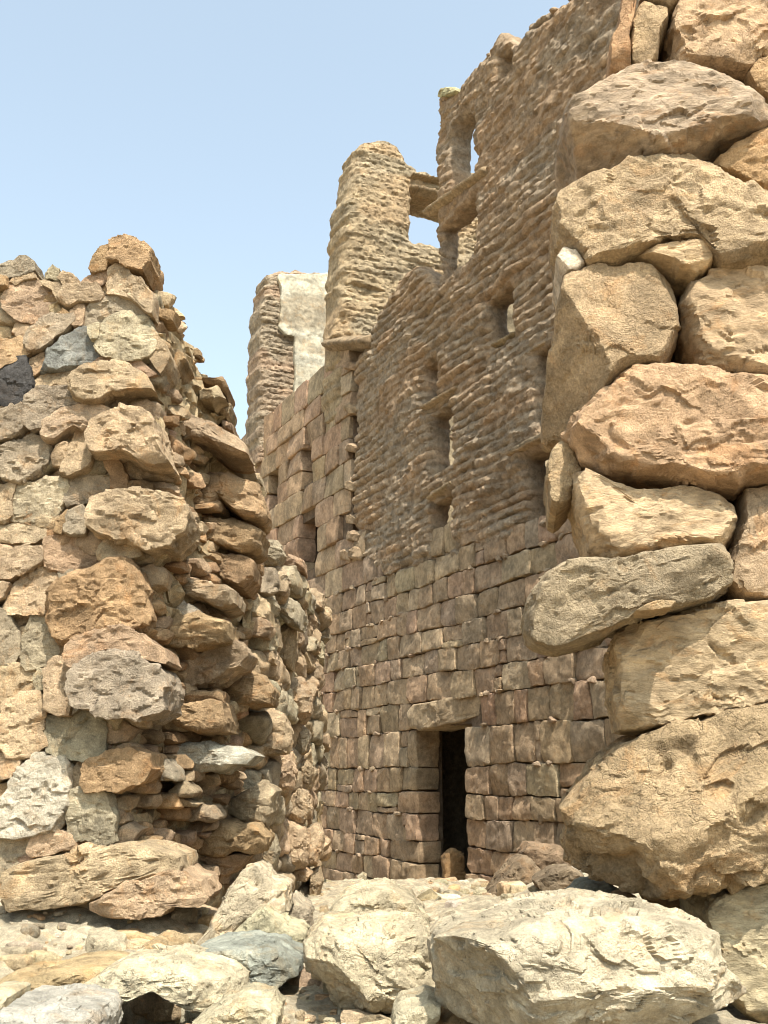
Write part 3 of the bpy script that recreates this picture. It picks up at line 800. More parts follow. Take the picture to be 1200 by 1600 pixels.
# front face, traced stone by stone: (zoom, tint, outline, options)
A_FACE = [
 ('A', 't', [15,250,45,200,105,175,145,205,195,225,222,280,205,325,130,342,60,325,20,290], dict(l='broad rounded tan stone near the top of the wall')),
 ('A', 'g', [-20,145,30,115,85,98,125,120,125,150,70,170,-20,180], {}),
 ('A', 't', [40,190,75,160,125,158,130,178,90,185,60,205], {}),
 ('A', 'o', [-20,175,30,180,30,215,-20,225], {}),
 ('A', 't', [150,195,180,188,240,200,245,240,225,275,200,225], {}),
 ('A', 'n', [170,170,200,135,225,150,220,190,180,185], {}),
 ('A', 't', [220,180,240,160,290,180,295,205,240,210], {}),
 ('A', 'y', [228,250,250,225,310,212,365,210,390,245,385,270,330,275,265,292,235,275], {}),
 ('A', 'p', [290,215,330,175,405,155,412,180,380,205], {}),
 ('A', 'o', [340,150,350,125,385,75,430,60,425,110,405,150,355,165], {}),
 ('A', 'o', [425,130,425,65,455,42,510,45,570,85,565,130,540,165,490,155,455,130], dict(l='reddish block standing topmost on the broken wall', T=.5)),
 ('A', 'y', [415,250,412,160,450,145,490,170,545,215,578,280,575,330,540,310,490,265], dict(T=.5)),
 ('A', 'g', [318,330,330,290,410,258,490,258,550,310,560,335,480,320,420,345,330,365], {}),
 ('A', 'l', [105,430,110,400,160,345,270,322,285,345,240,390,160,450,120,460], {}),
 ('A', 'o', [205,325,240,300,265,320,215,335], {}),
 ('A', 't', [268,310,290,285,320,285,315,360,280,365], {}),
 ('A', 'o', [-20,425,70,400,100,425,112,470,70,490,20,520,-20,528], {}),
 ('A', 'd', [-25,540,60,490,105,485,120,560,130,620,90,660,-25,665], dict(l='nearly black stone at the left edge', v=0)),
 ('A', 'k', [165,530,185,455,240,405,310,370,330,375,360,440,372,490,330,505,210,528], dict(l='dark grey angular stone with a pale chip', p=5)),
 ('A', 'p', [110,485,165,462,165,525,118,550], {}),
 ('A', 'n', [340,375,380,358,375,420,350,420], {}),
 ('A', 'n', [378,400,410,345,470,322,540,335,580,390,585,440,550,480,470,490,400,480,375,450], dict(T=.5, ridge=1.8, l='rounded greenish stone with layered ridges')),
 ('A', 't', [570,380,620,430,632,500,610,545,570,490,585,430], {}),
 ('A', 'p', [325,525,380,485,470,470,520,490,590,545,540,555,470,520,350,530], {}),
 ('A', 'y', [120,570,160,535,290,515,322,520,300,570,260,590,190,605,145,620,122,600], {}),
 ('A', 't', [285,600,300,555,345,530,420,518,490,525,550,575,580,625,500,615,430,625,400,655,340,660,300,635], dict(T=.55, g=.03)),
 ('A', 'l', [108,690,115,635,180,605,270,600,300,635,295,660,220,690,180,740,135,755,110,735], {}),
 ('A', 'y', [178,770,180,720,220,690,300,665,395,670,425,690,400,730,350,748,270,755,225,790,190,795], {}),
 ('A', 'l', [-25,685,100,662,105,740,80,770,-25,810], {}),
 ('A', 'g', [-25,845,100,780,175,775,180,850,150,900,75,950,20,930,-25,880], dict(p=5, l='flat grey stone flush in the wall')),
 ('A', 't', [230,915,260,850,280,755,355,750,355,830,340,890,270,925], {}),
 ('A', 'y', [195,850,215,810,258,800,262,850,230,885,200,880], {}),
 ('A', 't', [358,780,380,740,440,715,540,715,580,735,610,800,640,890,590,895,480,855,370,850], dict(T=.6, g=.10)),
 ('A', 'l', [245,1000,260,930,330,880,400,870,420,930,415,990,330,1010,250,1035], dict(p=5)),
 ('A', 'b', [395,870,440,865,475,920,475,1000,415,990,420,930], {}),
 ('A', 'n', [42,1050,60,960,150,930,235,925,250,960,215,1050,180,1090,80,1085,45,1080], dict(p=5)),
 ('A', 't', [-25,960,60,958,45,1060,20,1090,-25,1085], {}),
 ('A', 'y', [5,1110,60,1095,165,1095,170,1140,120,1165,40,1168,8,1140], {}),
 ('A', 'y', [365,1080,375,1030,430,1010,560,1000,620,1015,690,1035,705,1080,690,1140,640,1190,560,1200,500,1170,400,1155,370,1130],
      dict(T=.6, g=.06, l='large pale tan block jutting at the broken edge, halfway up')),
 ('A', 'l', [240,1130,265,1060,310,1030,345,1080,320,1140,260,1140], {}),
 ('A', 'b', [205,1090,250,1045,255,1080,235,1140,205,1130], {}),
 ('B', 'p', [158,150,170,95,220,82,300,92,355,115,362,170,330,205,260,218,190,205,165,180], {}),
 ('B', 'y', [362,150,385,110,450,100,500,125,508,165,440,178,370,180], {}),
 ('B', 'y', [-25,140,90,125,150,130,155,175,90,215,40,238,-25,240], {}),
 ('B', 't', [15,340,40,270,110,200,165,185,210,235,215,290,185,360,100,368,30,360], {}),
 ('B', 'o', [190,300,230,255,400,188,450,185,495,225,525,290,525,390,510,420,400,430,310,450,240,472,205,450,188,370],
      dict(T=.5, g=.05, p=4.5, l='biggest squarish orange tan stone, middle of the wall')),
 ('B', 'g', [210,215,260,205,262,230,225,250], {}),
 ('B', 't', [-25,255,40,262,20,310,-25,320], {}),
 ('B', 'l', [-25,330,30,370,60,430,70,500,40,545,-25,545], {}),
 ('B', 'n', [80,520,90,430,110,380,180,370,205,440,215,510,170,550,100,565,82,550], {}),
 ('B', 'b', [210,480,262,475,270,510,215,530], {}),
 ('B', 'p', [265,520,285,470,370,440,450,428,520,455,590,500,605,540,590,555,510,530,400,530,330,575,290,570], dict(T=.6, g=.10)),
 ('B', 'l', [295,650,300,600,340,555,420,530,510,530,580,575,610,640,600,710,520,745,400,728,320,705],
      dict(T=.7, g=.16, l='rounded grey boulder bulging out over a dark gap')),
 ('B', 'y', [-25,555,80,550,120,580,115,640,70,665,-25,680], {}),
 ('B', 'n', [120,600,140,565,170,575,165,640,130,640], {}),
 ('B', 't', [170,570,200,535,250,535,275,590,265,650,258,725,220,728,175,710], {}),
 ('B', 'w', [255,640,285,610,298,640,290,700,262,728], {}),
 ('B', 'y', [5,790,15,700,80,660,150,665,165,700,170,830,120,880,40,880,10,840], {}),
 ('B', 'n', [170,800,185,740,300,722,360,725,370,800,370,870,300,895,180,860], {}),
 ('B', 't', [-25,880,60,870,75,910,50,955,-25,970], {}),
 ('B', 'w', [-25,1080,10,1040,80,930,130,885,230,890,255,970,245,1080,180,1150,110,1165,-25,1170], dict(p=4.5, T=.45, l='big pale greenish slab set upright near the foot')),
 ('B', 't', [255,930,290,895,310,925,305,990,265,990], {}),
 ('B', 'o', [315,930,350,890,420,865,500,862,550,880,560,930,530,970,440,1000,340,1005,315,980], dict(T=.6, g=.08)),
 ('B', 'n', [250,1090,260,1010,330,1000,390,1020,415,1080,415,1180,370,1195,280,1180,255,1150], dict(T=.5)),
 ('B', 'b', [-25,980,40,985,20,1060,-25,1075], {}),
 ('C', 'y', [95,250,110,215,180,190,220,205,240,245,170,270,105,278], {}),
 ('C', 'n', [-20,225,60,218,100,235,80,290,75,350,-20,350], {}),
 ('C', 'y', [80,350,95,310,160,280,300,245,430,240,560,270,570,310,480,320,400,355,300,395,190,412,105,420,85,395],
      dict(T=.75, g=.2, l='long pale stone overhanging at the foot of the wall')),
 ('C', 't', [345,400,400,370,450,340,560,310,640,340,662,385,640,410,540,430,420,440,350,420], dict(T=.7, g=.28)),
 ('C', 'l', [210,430,260,405,320,400,350,430,400,460,385,500,280,525,240,480], dict(g=.12)),
 ('C', 'b', [-20,360,60,350,90,400,120,440,90,465,-20,485], dict(g=-.05)),
 ('C', 't', [-20,510,40,515,50,570,-20,600], {}),
 ('C', 't', [430,340,480,312,510,320,460,350,400,375,350,380], dict(g=.2)),
]
for z, tn, fl, o in A_FACE:
    px = pix(z, fl); rng = random.Random(hash((fl[0], fl[3], 7)))
    uv = np.array([FL.px(*q) for q in px]); sz = math.sqrt(poly_area(uv))
    n = int(min(40, max(14, sz * 90)))
    ob = stone('stone', M_ROCK, wallA, FL, px, thick=o.get('T', .34 + .12 * rng.random()), tint=tn, mul_=L_MUL, n=n, w0=.65 * o.get('g', rng.uniform(-.03, .04)) - .12,
               p=o.get('p', rng.choice((9.0, 12.0, 14.0))), ridge=o.get('ridge', 1.0), grow=1.10, chops=8, bev=.5, tiltf=.22, flat=rng.uniform(.55, .85), jag=.05, soft=0, rough=.75, chip=1.2)
    if 'l' in o: ob['label'] = o['l']
# the broken end: slabs lying into the thickness of the wall
A_END = [
 ('A', 'p', [545,945,560,935,630,955,640,1000,580,985], 0), ('A', 't', [580,690,640,690,720,700,830,745,900,790,918,840,880,835,760,790,690,790,620,745], 1),
 ('A', 'o', [640,970,690,930,760,915,850,920,950,955,985,1050,970,1080,900,1075,830,1010,780,1050,720,1075,670,1030], 2),
 ('A', 'o', [690,1110,710,1080,810,1080,900,1095,972,1130,965,1190,900,1210,800,1180,690,1160], 0),
 ('A', 'w', [780,860,830,840,900,850,942,885,900,900,860,880], 0), ('A', 'b', [750,550,830,540,855,585,840,615,815,575], 0),
 ('A', 't', [740,590,810,570,835,610,790,635,745,620], 0), ('A', 'b', [620,430,660,430,690,470,650,520,630,480], 0),
 ('A', 'y', [930,910,970,905,980,945,940,955,920,930], 0), ('A', 'o', [595,760,640,760,680,800,650,830,620,820], 0),
 ('A', 't', [830,640,860,640,855,670,845,690,820,670], 0), ('A', 'p', [830,700,870,720,870,745,830,735], 0),
 ('B', 'o', [670,185,740,165,850,150,905,175,905,230,870,265,810,245,740,205,670,200], 0),
 ('B', 't', [545,280,620,255,740,250,840,285,840,330,780,345,700,310,620,300,560,310], 0),
 ('B', 'w', [600,340,640,310,680,330,720,355,720,375,640,370], 0), ('B', 'y', [725,340,745,318,780,325,778,350,740,365], 0),
 ('B', 'o', [545,440,560,390,620,370,760,385,815,400,815,460,700,490,590,480], 0),
 ('B', 't', [605,540,620,520,700,500,780,470,860,480,892,515,860,560,780,600,670,632,630,600], 3),
 ('B', 'o', [615,680,680,640,790,640,800,690,740,695,640,690], 0), ('B', 'o', [610,700,700,690,800,690,815,790,720,795,640,770], 0),
 ('B', 'o', [820,580,880,570,940,590,978,640,970,690,900,690,830,690,800,650], 0),
 ('B', 'w', [600,870,640,840,760,835,860,850,920,880,880,915,760,930,660,942,620,930], 4),
 ('B', 'y', [780,1060,850,1030,940,975,990,1010,975,1080,960,1130,900,1120,820,1080], 0),
 ('B', 'y', [650,1090,690,1060,760,1060,788,1105,740,1120,660,1112], 0), ('B', 't', [610,1045,650,1035,700,1055,690,1065,630,1055], 0),
 ('B', 't', [600,1010,650,970,695,1010,680,1030,620,1030], 0), ('H', 'o', [265,1290,300,1260,420,1255,520,1265,550,1310,530,1370,400,1380,270,1370], 0),
 ('B', 'l', [555,930,590,890,620,930,625,970,570,965], 0), ('K', 'b', [380,700,640,690,720,700,640,780,560,830,480,760], 0),
]
END_L = {1: 'brown slab roofing a dark hole in the broken end', 2: 'thick orange brown slab in the broken end', 3: 'wedge shaped slab sticking out of the broken end',
         4: 'pale sunlit slab lying on the broken end'}
def end_depth(x): return 6.12 + np.clip((x - 255) / 150, 0, 1) * 1.35
for z, tn, fl, k in A_END:
    px = pix(z, fl); Y = float(end_depth(px[:, 0].mean()))
    sz = math.sqrt(poly_area(np.array([front(Y).px(*q) for q in px])))
    ob = stone('stone', M_ROCK, wallA, front(Y), px, .62 if sz > .22 else .4, tn, n=int(min(34, max(12, sz * 85))), mul_=L_MUL * np.array([.86, .88, .90]), w0=-.20, p=7, grow=1.08, jag=.05, soft=0, bev=.8)  # shade on the broken end is put into a darker tint
    if k: ob['label'] = END_L[k]
# small stones between and behind the traced ones, seen in the gaps
mb = MB(); rng = np.random.default_rng(77)
for c, P in voronoi(-4.6, -1.42, .25, 4.45, .19, .115, 5, gap=.003):
    X, Q = rock_shape(P, .22, 8, int(rng.integers(1 << 30)), soft=0, p=8, bev=.6, jag=.06)
    mb.add(FL.world(np.concatenate([X[:, :2] + c, X[:, 2:] - .135 + rng.uniform(-.05, .03)], 1)), Q,
           vary(TINT[rng.choice(list('ttoybpgl'))] * L_MUL, rng))
FE = Frame((-1.46, 6.12, 0), (.40 / 1.46, 1.4 / 1.46, 0), (1.4 / 1.46, -.40 / 1.46, 0))
for c, P in voronoi(0, 1.5, .2, 4.0, .19, .075, 6, gap=.003):
    if c[1] > 4.0 - .55 * c[0]: continue
    X, Q = rock_shape(P, .26, 7, int(rng.integers(1 << 30)), soft=1, p=5.0)
    mb.add(FE.world(np.concatenate([X[:, :2] + c, X[:, 2:] - .05 + rng.uniform(-.12, .09)], 1)), Q, vary(TINT[rng.choice(list('ttoobp'))] * L_MUL, rng))
# crumbs along the top
for _ in range(150):
    x = rng.uniform(-2.6, -1.02); y = rng.uniform(6.1, 7.3); z = np.interp(x, [-6, -2.1, -1.75, -1.45, -1.3, -1.12, -.98, -.8], [4.42, 4.40, 4.5, 4.45, 4.05, 3.86, 3.55, 3.2])
    if x > -1.5 + .4 * (y - 6.1) / 1.4: continue
    s = rng.uniform(.02, .075); a = np.sort(rng.uniform(0, 6.28, 7))
    X, Q = rock_shape(np.stack([np.cos(a) * s * 1.4, np.sin(a) * s], 1), s * 1.5, 5, int(rng.integers(1 << 30)), soft=1)
    mb.add(np.stack([X[:, 0], X[:, 2], X[:, 1]], 1) + [x, y, z + .02], Q, vary(TINT[rng.choice(list('tyob'))], rng))
tag(mb.build('packing_stones', M_ROCK, wallA), kind='stuff')

# corner and face of the side wall
B_CORNER = [
 ('B', 'y', [840,790,870,720,950,705,1010,730,1040,790,1030,860,960,870,850,840]), ('B', 'y', [950,900,980,870,1040,870,1060,930,1050,990,990,990,960,960]),
 ('B', 'g', [905,290,940,255,1010,290,1080,340,1100,380,1080,420,1000,375,920,340]), ('B', 't', [830,420,870,385,940,378,975,410,965,450,900,440]),
 ('B', 't', [880,490,920,460,980,500,990,545,930,545]), ('B', 'n', [925,160,945,105,1000,110,1020,150,1000,185,940,190]),
 ('B', 'l', [925,230,940,200,1000,200,1035,235,1020,275,960,260]), ('B', 'p', [1020,175,1050,155,1095,180,1100,220,1050,215]),
 ('B', 'y', [985,530,1000,450,1030,410,1065,420,1060,500,1050,560]), ('B', 't', [985,660,1020,620,1080,600,1115,640,1120,720,1080,750,1030,700]),
 ('B', 'l', [1055,790,1090,770,1115,800,1105,860,1070,885]), ('B', 't', [1065,920,1100,890,1125,930,1115,980,1075,970]),
 ('B', 'y', [1030,1050,1060,995,1100,1010,1115,1070,1090,1120,1045,1120]), ('B', 't', [1040,290,1070,280,1105,320,1090,340]),
 ('K', 'y', [890,560,930,510,1030,550,1050,640,1040,760,960,770,890,680]), ('K', 'y', [1040,560,1110,520,1135,580,1130,680,1100,750,1050,760,1050,650]),
 ('K', 'n', [800,600,850,590,870,680,850,770,800,790,780,690]), ('K', 't', [960,800,1030,780,1070,810,1040,850,970,840]),
 ('K', 'y', [1070,800,1120,780,1135,860,1110,960,1070,940]), ('K', 'y', [800,120,880,90,950,130,970,260,920,300,860,240,810,270]),
]
for z, tn, fl in B_CORNER:
    px = pix(z, fl); x = px[:, 0].mean(); Y = 7.45 + np.clip((x - 385) / 85, 0, 1.3) * 1.9
    ob = stone('stone', M_ROCK, wallB, front(Y), px, .42, tn, n=18, mul_=L_MUL, w0=-.10, p=5.0, grow=1.08, rough=1.25, chops=9)
FBW = Frame((-1.02, 7.5, 0), (.0858, .9963, 0), (.9963, -.0858, 0))
mb = MB(); k = 0
cells = voronoi(.15, 3.8, -.2, 3.25, .40, .22, 9, gap=.005)
for c, P in cells:
    if c[1] > 2.95 + .10 * c[0] + .12 * math.sin((c[0] + 7.5) * 2.2): continue
    X, Q = rock_shape(P, .34, 11, int(rng.integers(1 << 30)), soft=1, p=5.0, rough=1.3)
    V = FBW.world(np.concatenate([X[:, :2] + c, X[:, 2:] - .07 + rng.uniform(-.05, .06)], 1)); cc = V.mean(0)
    tt = vary(TINT[rng.choice(list('tyynlg'))] * L_MUL, rng)
    if k < 80 and c[1] > .2: link('stone', make_mesh('stone', V - cc, Q, tt), M_ROCK, wallB, cc); k += 1
    else: mb.add(V, Q, tt)
for c, P in voronoi(.0, 3.8, -.1, 3.1, .17, .11, 10, gap=.004):
    X, Q = rock_shape(P, .2, 6, int(rng.integers(1 << 30)), soft=1, p=5.0)
    mb.add(FBW.world(np.concatenate([X[:, :2] + c, X[:, 2:] - .14 + rng.uniform(-.05, .05)], 1)), Q, vary(TINT[rng.choice(list('ttyob'))] * L_MUL, rng))
tag(mb.build('packing_stones', M_ROCK, wallB), kind='stuff')

# ================================================================== THE RIGHT WALL OF BOULDERS
RY = 4.2
FR = Frame((.8, RY, 0), (math.cos(R(7)), -math.sin(R(7)), 0), (-math.sin(R(7)), -math.cos(R(7)), 0))
wallR = thing('boulder_wall', (1.5, 4.5, .4), 'end of a massive wall of big tan boulders close by on the right', 'stone wall')
wallR['kind'] = 'thing'
R_ST = [
 ('D', 'o', [445,320,462,195,500,130,508,0,510,-70,600,-70,575,90,550,160,562,345,520,355], dict(l='narrow upright orange stone at the top corner', ridge=.5)),
 ('D', 't', [590,20,640,0,720,30,735,80,700,160,680,280,660,320,600,340,565,320,555,200,560,110], {}),
 ('D', 'g', [600,-20,640,-60,760,-70,790,0,740,30,700,10,640,-6], {}),
 ('D', 't', [760,60,790,0,800,-90,1320,-90,1320,120,1200,260,1130,345,960,340,800,310,750,280,745,180], dict(T=.9, l='top right boulder cut by the picture edge')),
 ('D', 'o', [1100,350,1140,300,1200,270,1330,260,1330,560,1200,480,1130,430], {}),
 ('D', 'l', [240,560,250,520,380,450,520,380,620,340,780,340,920,350,1060,420,1180,540,1200,580,1130,620,980,640,850,700,700,740,560,780,470,790,400,770,330,720,290,650,245,600],
   dict(T=.95, g=.06, ridge=1.6, l='pointed grey tan boulder, third from the top', pl=[((-.35, -.75, .35), .80)])),
 ('D', 'o', [945,780,960,740,1020,690,1130,635,1330,540,1330,900,1180,890,1060,830], {}),
 ('D', 'y', [215,960,230,900,400,850,560,770,700,740,840,730,940,790,1060,870,1180,950,1330,1010,1330,1190,1200,1235,1100,1270,960,1290,930,1190,720,1180,580,1200,500,1235,400,1245,340,1220,300,1160,240,1070],
   dict(T=.95, g=.05, ridge=2.0, l='broad tan boulder with rippled broken ledges')),
 ('D', 'y', [580,1205,700,1185,840,1165,910,1170,935,1195,930,1265,850,1310,740,1260], dict(g=.06)),
 ('D', 'w', [205,1215,240,1160,300,1180,345,1250,290,1290,235,1290], {}),
 ('P', 'y', [875,463,883,437,923,413,960,420,1000,412,1033,423,1048,443,1058,500,1060,520,1043,560,1030,577,980,583,920,627,890,663,853,643,852,620,860,567,872,490],
   dict(T=.8, g=.03, p=5, r=.35, h=0, pl=[((-.80, -.30, .62), .58)], l='tall boulder with a smooth shaded flank facing left')),
 ('P', 't', [1067,473,1080,440,1120,420,1200,412,1260,415,1260,600,1225,610,1183,597,1150,592,1120,587,1093,573,1083,547,1070,500], dict(T=.8, l='rounded grey boulder at the right edge')),
 ('E', 'p', [275,560,300,500,400,420,540,310,640,300,740,295,900,310,990,340,1100,350,1330,365,1330,830,1200,825,1090,830,1050,865,900,845,760,800,680,790,560,790,430,770,340,700,290,620],
   dict(T=1.0, g=.05, l='wide reddish boulder with a pebbly lower edge')),
 ('E', 'y', [165,700,200,600,265,560,300,630,335,720,300,770,290,850,220,920,180,900,175,800], dict(g=-.15)),
 ('E', 'y', [290,770,310,745,380,770,460,820,560,850,700,850,800,825,900,845,1000,880,1050,930,1050,1050,1000,1150,880,1130,740,1140,640,1170,520,1185,420,1195,380,1160,350,1030,320,930],
   dict(T=.8, p=4.5, l='pale cracked block with a cream left corner')),
 ('E', 'y', [1100,850,1200,840,1330,835,1330,1380,1200,1370,1060,1360,1020,1300,1020,1200,1060,1080,1090,950], dict(T=.8)),
 ('P', 'g', [820,965,833,930,853,903,883,888,933,883,987,877,1033,868,1083,863,1117,860,1128,877,1135,897,1133,920,1100,943,1053,957,1007,962,975,979,944,994,909,1003,870,1014,839,1005,822,983],
   dict(T=.62, g=.16, p=5.0, l='long grey rounded stone jutting out to the left')),
 ('F', 'y', [370,260,390,200,430,170,560,140,700,110,900,90,1040,78,1040,430,914,455,800,480,650,510,540,530,440,545,400,540,385,480,375,380],
   dict(T=.8, p=6, g=.02, l='squared orange tan block with a straight left edge')),
 ('F', 't', [410,165,450,140,500,128,550,130,530,155,465,167], dict(g=.30, T=.25)),
 ('F', 't', [205,830,230,790,280,730,330,660,400,600,520,560,640,530,800,490,914,460,1040,435,1040,1040,914,1060,800,1090,700,1120,600,1140,500,1130,400,1090,300,1070,240,1030,215,950,225,900],
   dict(T=1.05, g=.10, ridge=1.3, f=0, r=.65, h=.12, pl=[((-.55, -.55, .6), .84)], l='largest boulder, pitted, low on the right')),
 ('F', 'n', [690,1210,720,1150,800,1110,914,1080,1040,1055,1040,1640,914,1640,820,1560,770,1480,740,1380,710,1290], dict(T=.9, l='bottom right boulder under the pitted one')),
]
for z, tn, fl, o in R_ST:
    px = pix(z, fl); uv = np.array([FR.px(*q) for q in px]); sz = math.sqrt(poly_area(uv))
    n = int(min(80, max(18, sz * 95)))
    ob = stone('boulder', M_BOULDERS[R_ST.index((z, tn, fl, o)) % 3], wallR, FR, px, o.get('T', .6), tn, n=n, mul_=R_MUL * (1.1 if tn in 'gl' else 1), hollow=o.get('h', .05), w0=o.get('g', 0) - .36 * o.get('T', .6), p=o.get('p', 5), ridge=o.get('ridge', 1.0),
               planes=o.get('pl', ()), scoops=o.get('sc', ()), chops=8, soft=0, rough=o.get('r', .5), grow=1.03, bev=.6, tiltf=.28, flat=o.get('f', .86), jag=.03, chip=1.2)
    if 'l' in o: ob['label'] = o['l']
# the wall goes on to the right and behind
rng = np.random.default_rng(31)
for c, P in voronoi(1.32, 2.8, .45, 4.9, .72, .50, 14, gap=.012):
    X, Q = rock_shape(P, .8, 18, int(rng.integers(1 << 30)), p=5.0)
    link('boulder', make_mesh('boulder', FR.vecs(X), Q, vary(TINT[rng.choice(list('tyonl'))] * R_MUL, rng)), M_BOULDER, wallR, FR.pt(c[0], c[1], -.32 + rng.uniform(-.05, .05)))
mb = MB()
for c, P in voronoi(.06, 2.8, .3, 5.0, .5, .36, 15, gap=.004):
    if c[1] > 4.75 or c[0] < np.interp(c[1], [.3, .9, 1.0, 1.9, 2.0, 2.6, 3.4, 4.3, 5.0], [.55, .4, .3, .3, .42, .4, .3, .3, .5]): continue
    X, Q = rock_shape(P, .6, 10, int(rng.integers(1 << 30)), p=5.0)
    mb.add(FR.world(np.concatenate([X[:, :2] + c, X[:, 2:] - .80 + rng.uniform(-.05, .05)], 1)), Q, vary(TINT[rng.choice(list('tob'))] * R_MUL * .8, rng))  # tint darkened to paint the black shade of the crevices
tag(mb.build('packing_stones', M_BOULDER, wallR), kind='stuff')

# ================================================================== LOOSE ROCKS
def loose(name, label, cat, zoom, fl, tn, Y, T, n=30, group='boulders fallen among the walls', mat=M_BOULDER, **kw):
    o = stone(name, mat, None, front(Y), pix(zoom, fl), T, tn, n=n, **{**dict(p=10, soft=0, jag=.03, bev=.6, rough=.7, hollow=.05, chip=1.15, mul_=np.array([.66, .625, .555])), **kw})
    # origin to the base of the stone
    co = np.empty(len(o.data.vertices) * 3, F32); o.data.vertices.foreach_get('co', co); b = co.reshape(-1, 3)[:, 2].min()
    o.data.transform(__import__('mathutils').Matrix.Translation((0, 0, -b))); o.location.z += b
    return tag(o, label, cat, group)
loose('boulder', 'huge flat topped cream boulder, front right, with an undercut lower edge', 'boulder', 'P',
      [672,1462,684,1445,722,1432,792,1418,848,1410,900,1402,960,1408,1040,1420,1070,1432,1080,1475,1122,1515,1120,1530,1065,1545,1000,1562,900,1585,850,1606,780,1606,740,1575,700,1555,685,1510],
      'w', 3.85, .85, n=80, p=5, ridge=1.3, planes=[((-.75, -.45, .5), .74), ((.1, -.62, .75), .80)], w0=.12)
loose('boulder', 'pale angular boulder left of the huge flat one, with a shaded notch below', 'boulder', 'G',
      [5,720,60,660,160,665,300,650,410,665,440,720,470,800,478,890,440,930,330,955,220,965,110,940,70,870,20,860,10,800], 'w', 4.75, .75, n=60, p=4, ridge=1.4,
      planes=[((-.6, -.6, .5), .78)])
loose('boulder', 'bright whitish rounded rock behind the pale angular boulder', 'boulder', 'G',
      [70,660,110,590,200,545,280,532,350,560,420,620,430,670,350,700,150,710,80,690], 'w', 5.3, .7, n=40)
loose('rock', 'small cream rounded rock wedged below the two big pale boulders', 'rock', 'G', [305,1038,310,990,340,950,430,925,475,945,470,985,430,1030,400,1065,310,1065], 'w', 3.85, .35, n=24)
loose('rock', 'broken tan rock beside the small cream one under the huge boulder', 'rock', 'G', [480,1000,530,950,590,960,610,1000,590,1060,470,1065], 't', 3.95, .35, n=22)
loose('boulder', 'leaning shade-darkened brown slab against the house right of the doorway', 'boulder', 'G', [645,570,700,490,770,430,800,440,850,500,830,550,780,600,690,615], (.29, .215, .145), 9.0, .5, n=30)  # brown tint made darker to paint the shade this slab stands in
loose('boulder', 'shade-darkened brown block propped behind the leaning slab near the house', 'boulder', 'G', [760,420,790,382,910,395,925,450,860,490,800,510], (.29, .215, .145), 9.35, .5, n=24)  # same painted shade in the brown tint
loose('rock', 'jagged shade-darkened brown rock beside the pitted boulder near the house', 'rock', 'G', [815,520,870,480,940,465,990,500,960,570,870,590], (.27, .205, .14), 8.2, .4, n=22)  # shade near the house painted into this tint too
loose('rock', 'dark flattish stone lying behind the huge flat topped boulder', 'rock', 'G', [930,590,990,530,1060,515,1110,545,1095,590,1010,615], 'k', 5.0, .4, n=24)
loose('rock', 'thin pale slab lying on the back edge of the huge boulder', 'rock', 'G', [1050,598,1090,575,1130,555,1175,570,1165,590,1100,605], 'p', 4.75, .22, n=18)
loose('rock', 'rounded brown stone sitting in the dark doorway', 'rock', 'G', [485,440,520,405,560,425,570,500,560,545,490,545], 'b', 12.15, .4, n=20, mat=M_ASHLAR)
loose('boulder', 'broad pale rock roofing a black hollow, bottom left', 'boulder', 'C',
      [240,690,330,630,400,590,560,570,700,605,765,650,770,690,720,735,650,735,612,672,540,655,440,665,372,700,335,735,250,720], 'w', 4.75, .6, n=56, p=5, ridge=1.2, soft=0)
loose('boulder', 'blue grey block at the bottom left with a flat pale top', 'boulder', 'C', [-30,790,20,750,70,715,250,715,335,730,350,760,340,840,-30,840], (.46, .45, .40), 4.1, .55, n=36, p=5)
loose('rock', 'small pale rock at the far left bottom behind the blue grey block', 'rock', 'C', [-30,690,60,695,55,730,20,760,-30,800], 'w', 4.5, .35, n=20)
loose('boulder', 'smooth cream rock with a fold, bottom middle left', 'boulder', 'C', [590,810,700,730,780,700,850,715,878,750,870,800,840,850,600,850], 'w', 4.25, .45, n=36)
loose('boulder', 'blue grey flattish rock in front of the leaning white slabs', 'boulder', 'C', [610,570,690,540,790,530,880,540,940,580,945,620,830,672,760,670,690,625], (.36, .365, .32), 5.15, .6, n=40)
loose('boulder', 'pointed pale slab leaning just behind the blue grey rock', 'boulder', 'C', [690,560,780,470,830,428,880,460,960,510,955,580,880,590,760,590], 'w', 5.6, .45, n=34, p=10, bev=.4, planes=[((-.5, -.5, .8), .75)])
loose('boulder', 'long slab leaning up against the broken wall', 'boulder', 'C', [585,575,650,510,700,430,770,310,810,300,860,340,905,360,905,440,840,430,780,465,720,530,640,590], 'w', 5.9, .5, n=40, p=10, bev=.4, planes=[((.1, .3, .9), .8)])
loose('rock', 'lumpy cream stone at the foot of the side wall', 'rock', 'C', [880,440,920,390,970,430,975,500,940,530,890,490], 'w', 6.3, .4, n=24)
loose('boulder', 'low flat tan rock half buried under the overhanging stones', 'boulder', 'C', [-30,670,100,615,300,595,380,600,350,640,250,690,100,715,-30,710], 't', 5.2, .7, n=40, p=4)
loose('rock', 'tan lump between the half buried rock and the leaning slab', 'rock', 'C', [400,590,500,525,560,545,580,575,560,620,430,620], 'y', 5.2, .5, n=28)
loose('rock', 'small white stone against the house wall left of the doorway', 'rock', 'G', [180,505,200,490,215,498,212,522,185,525], 'w', 13.4, .12, n=10)
loose('rock', 'flat grey stone on the ground before the doorway', 'rock', 'G', [395,590,420,570,450,555,470,575,450,600,405,605], 'g', 9.2, .35, n=16)
loose('rock', 'little thin slab lying left of the doorway threshold', 'rock', 'G', [435,530,470,515,530,520,520,535,445,545], 't', 11.4, .3, n=14)
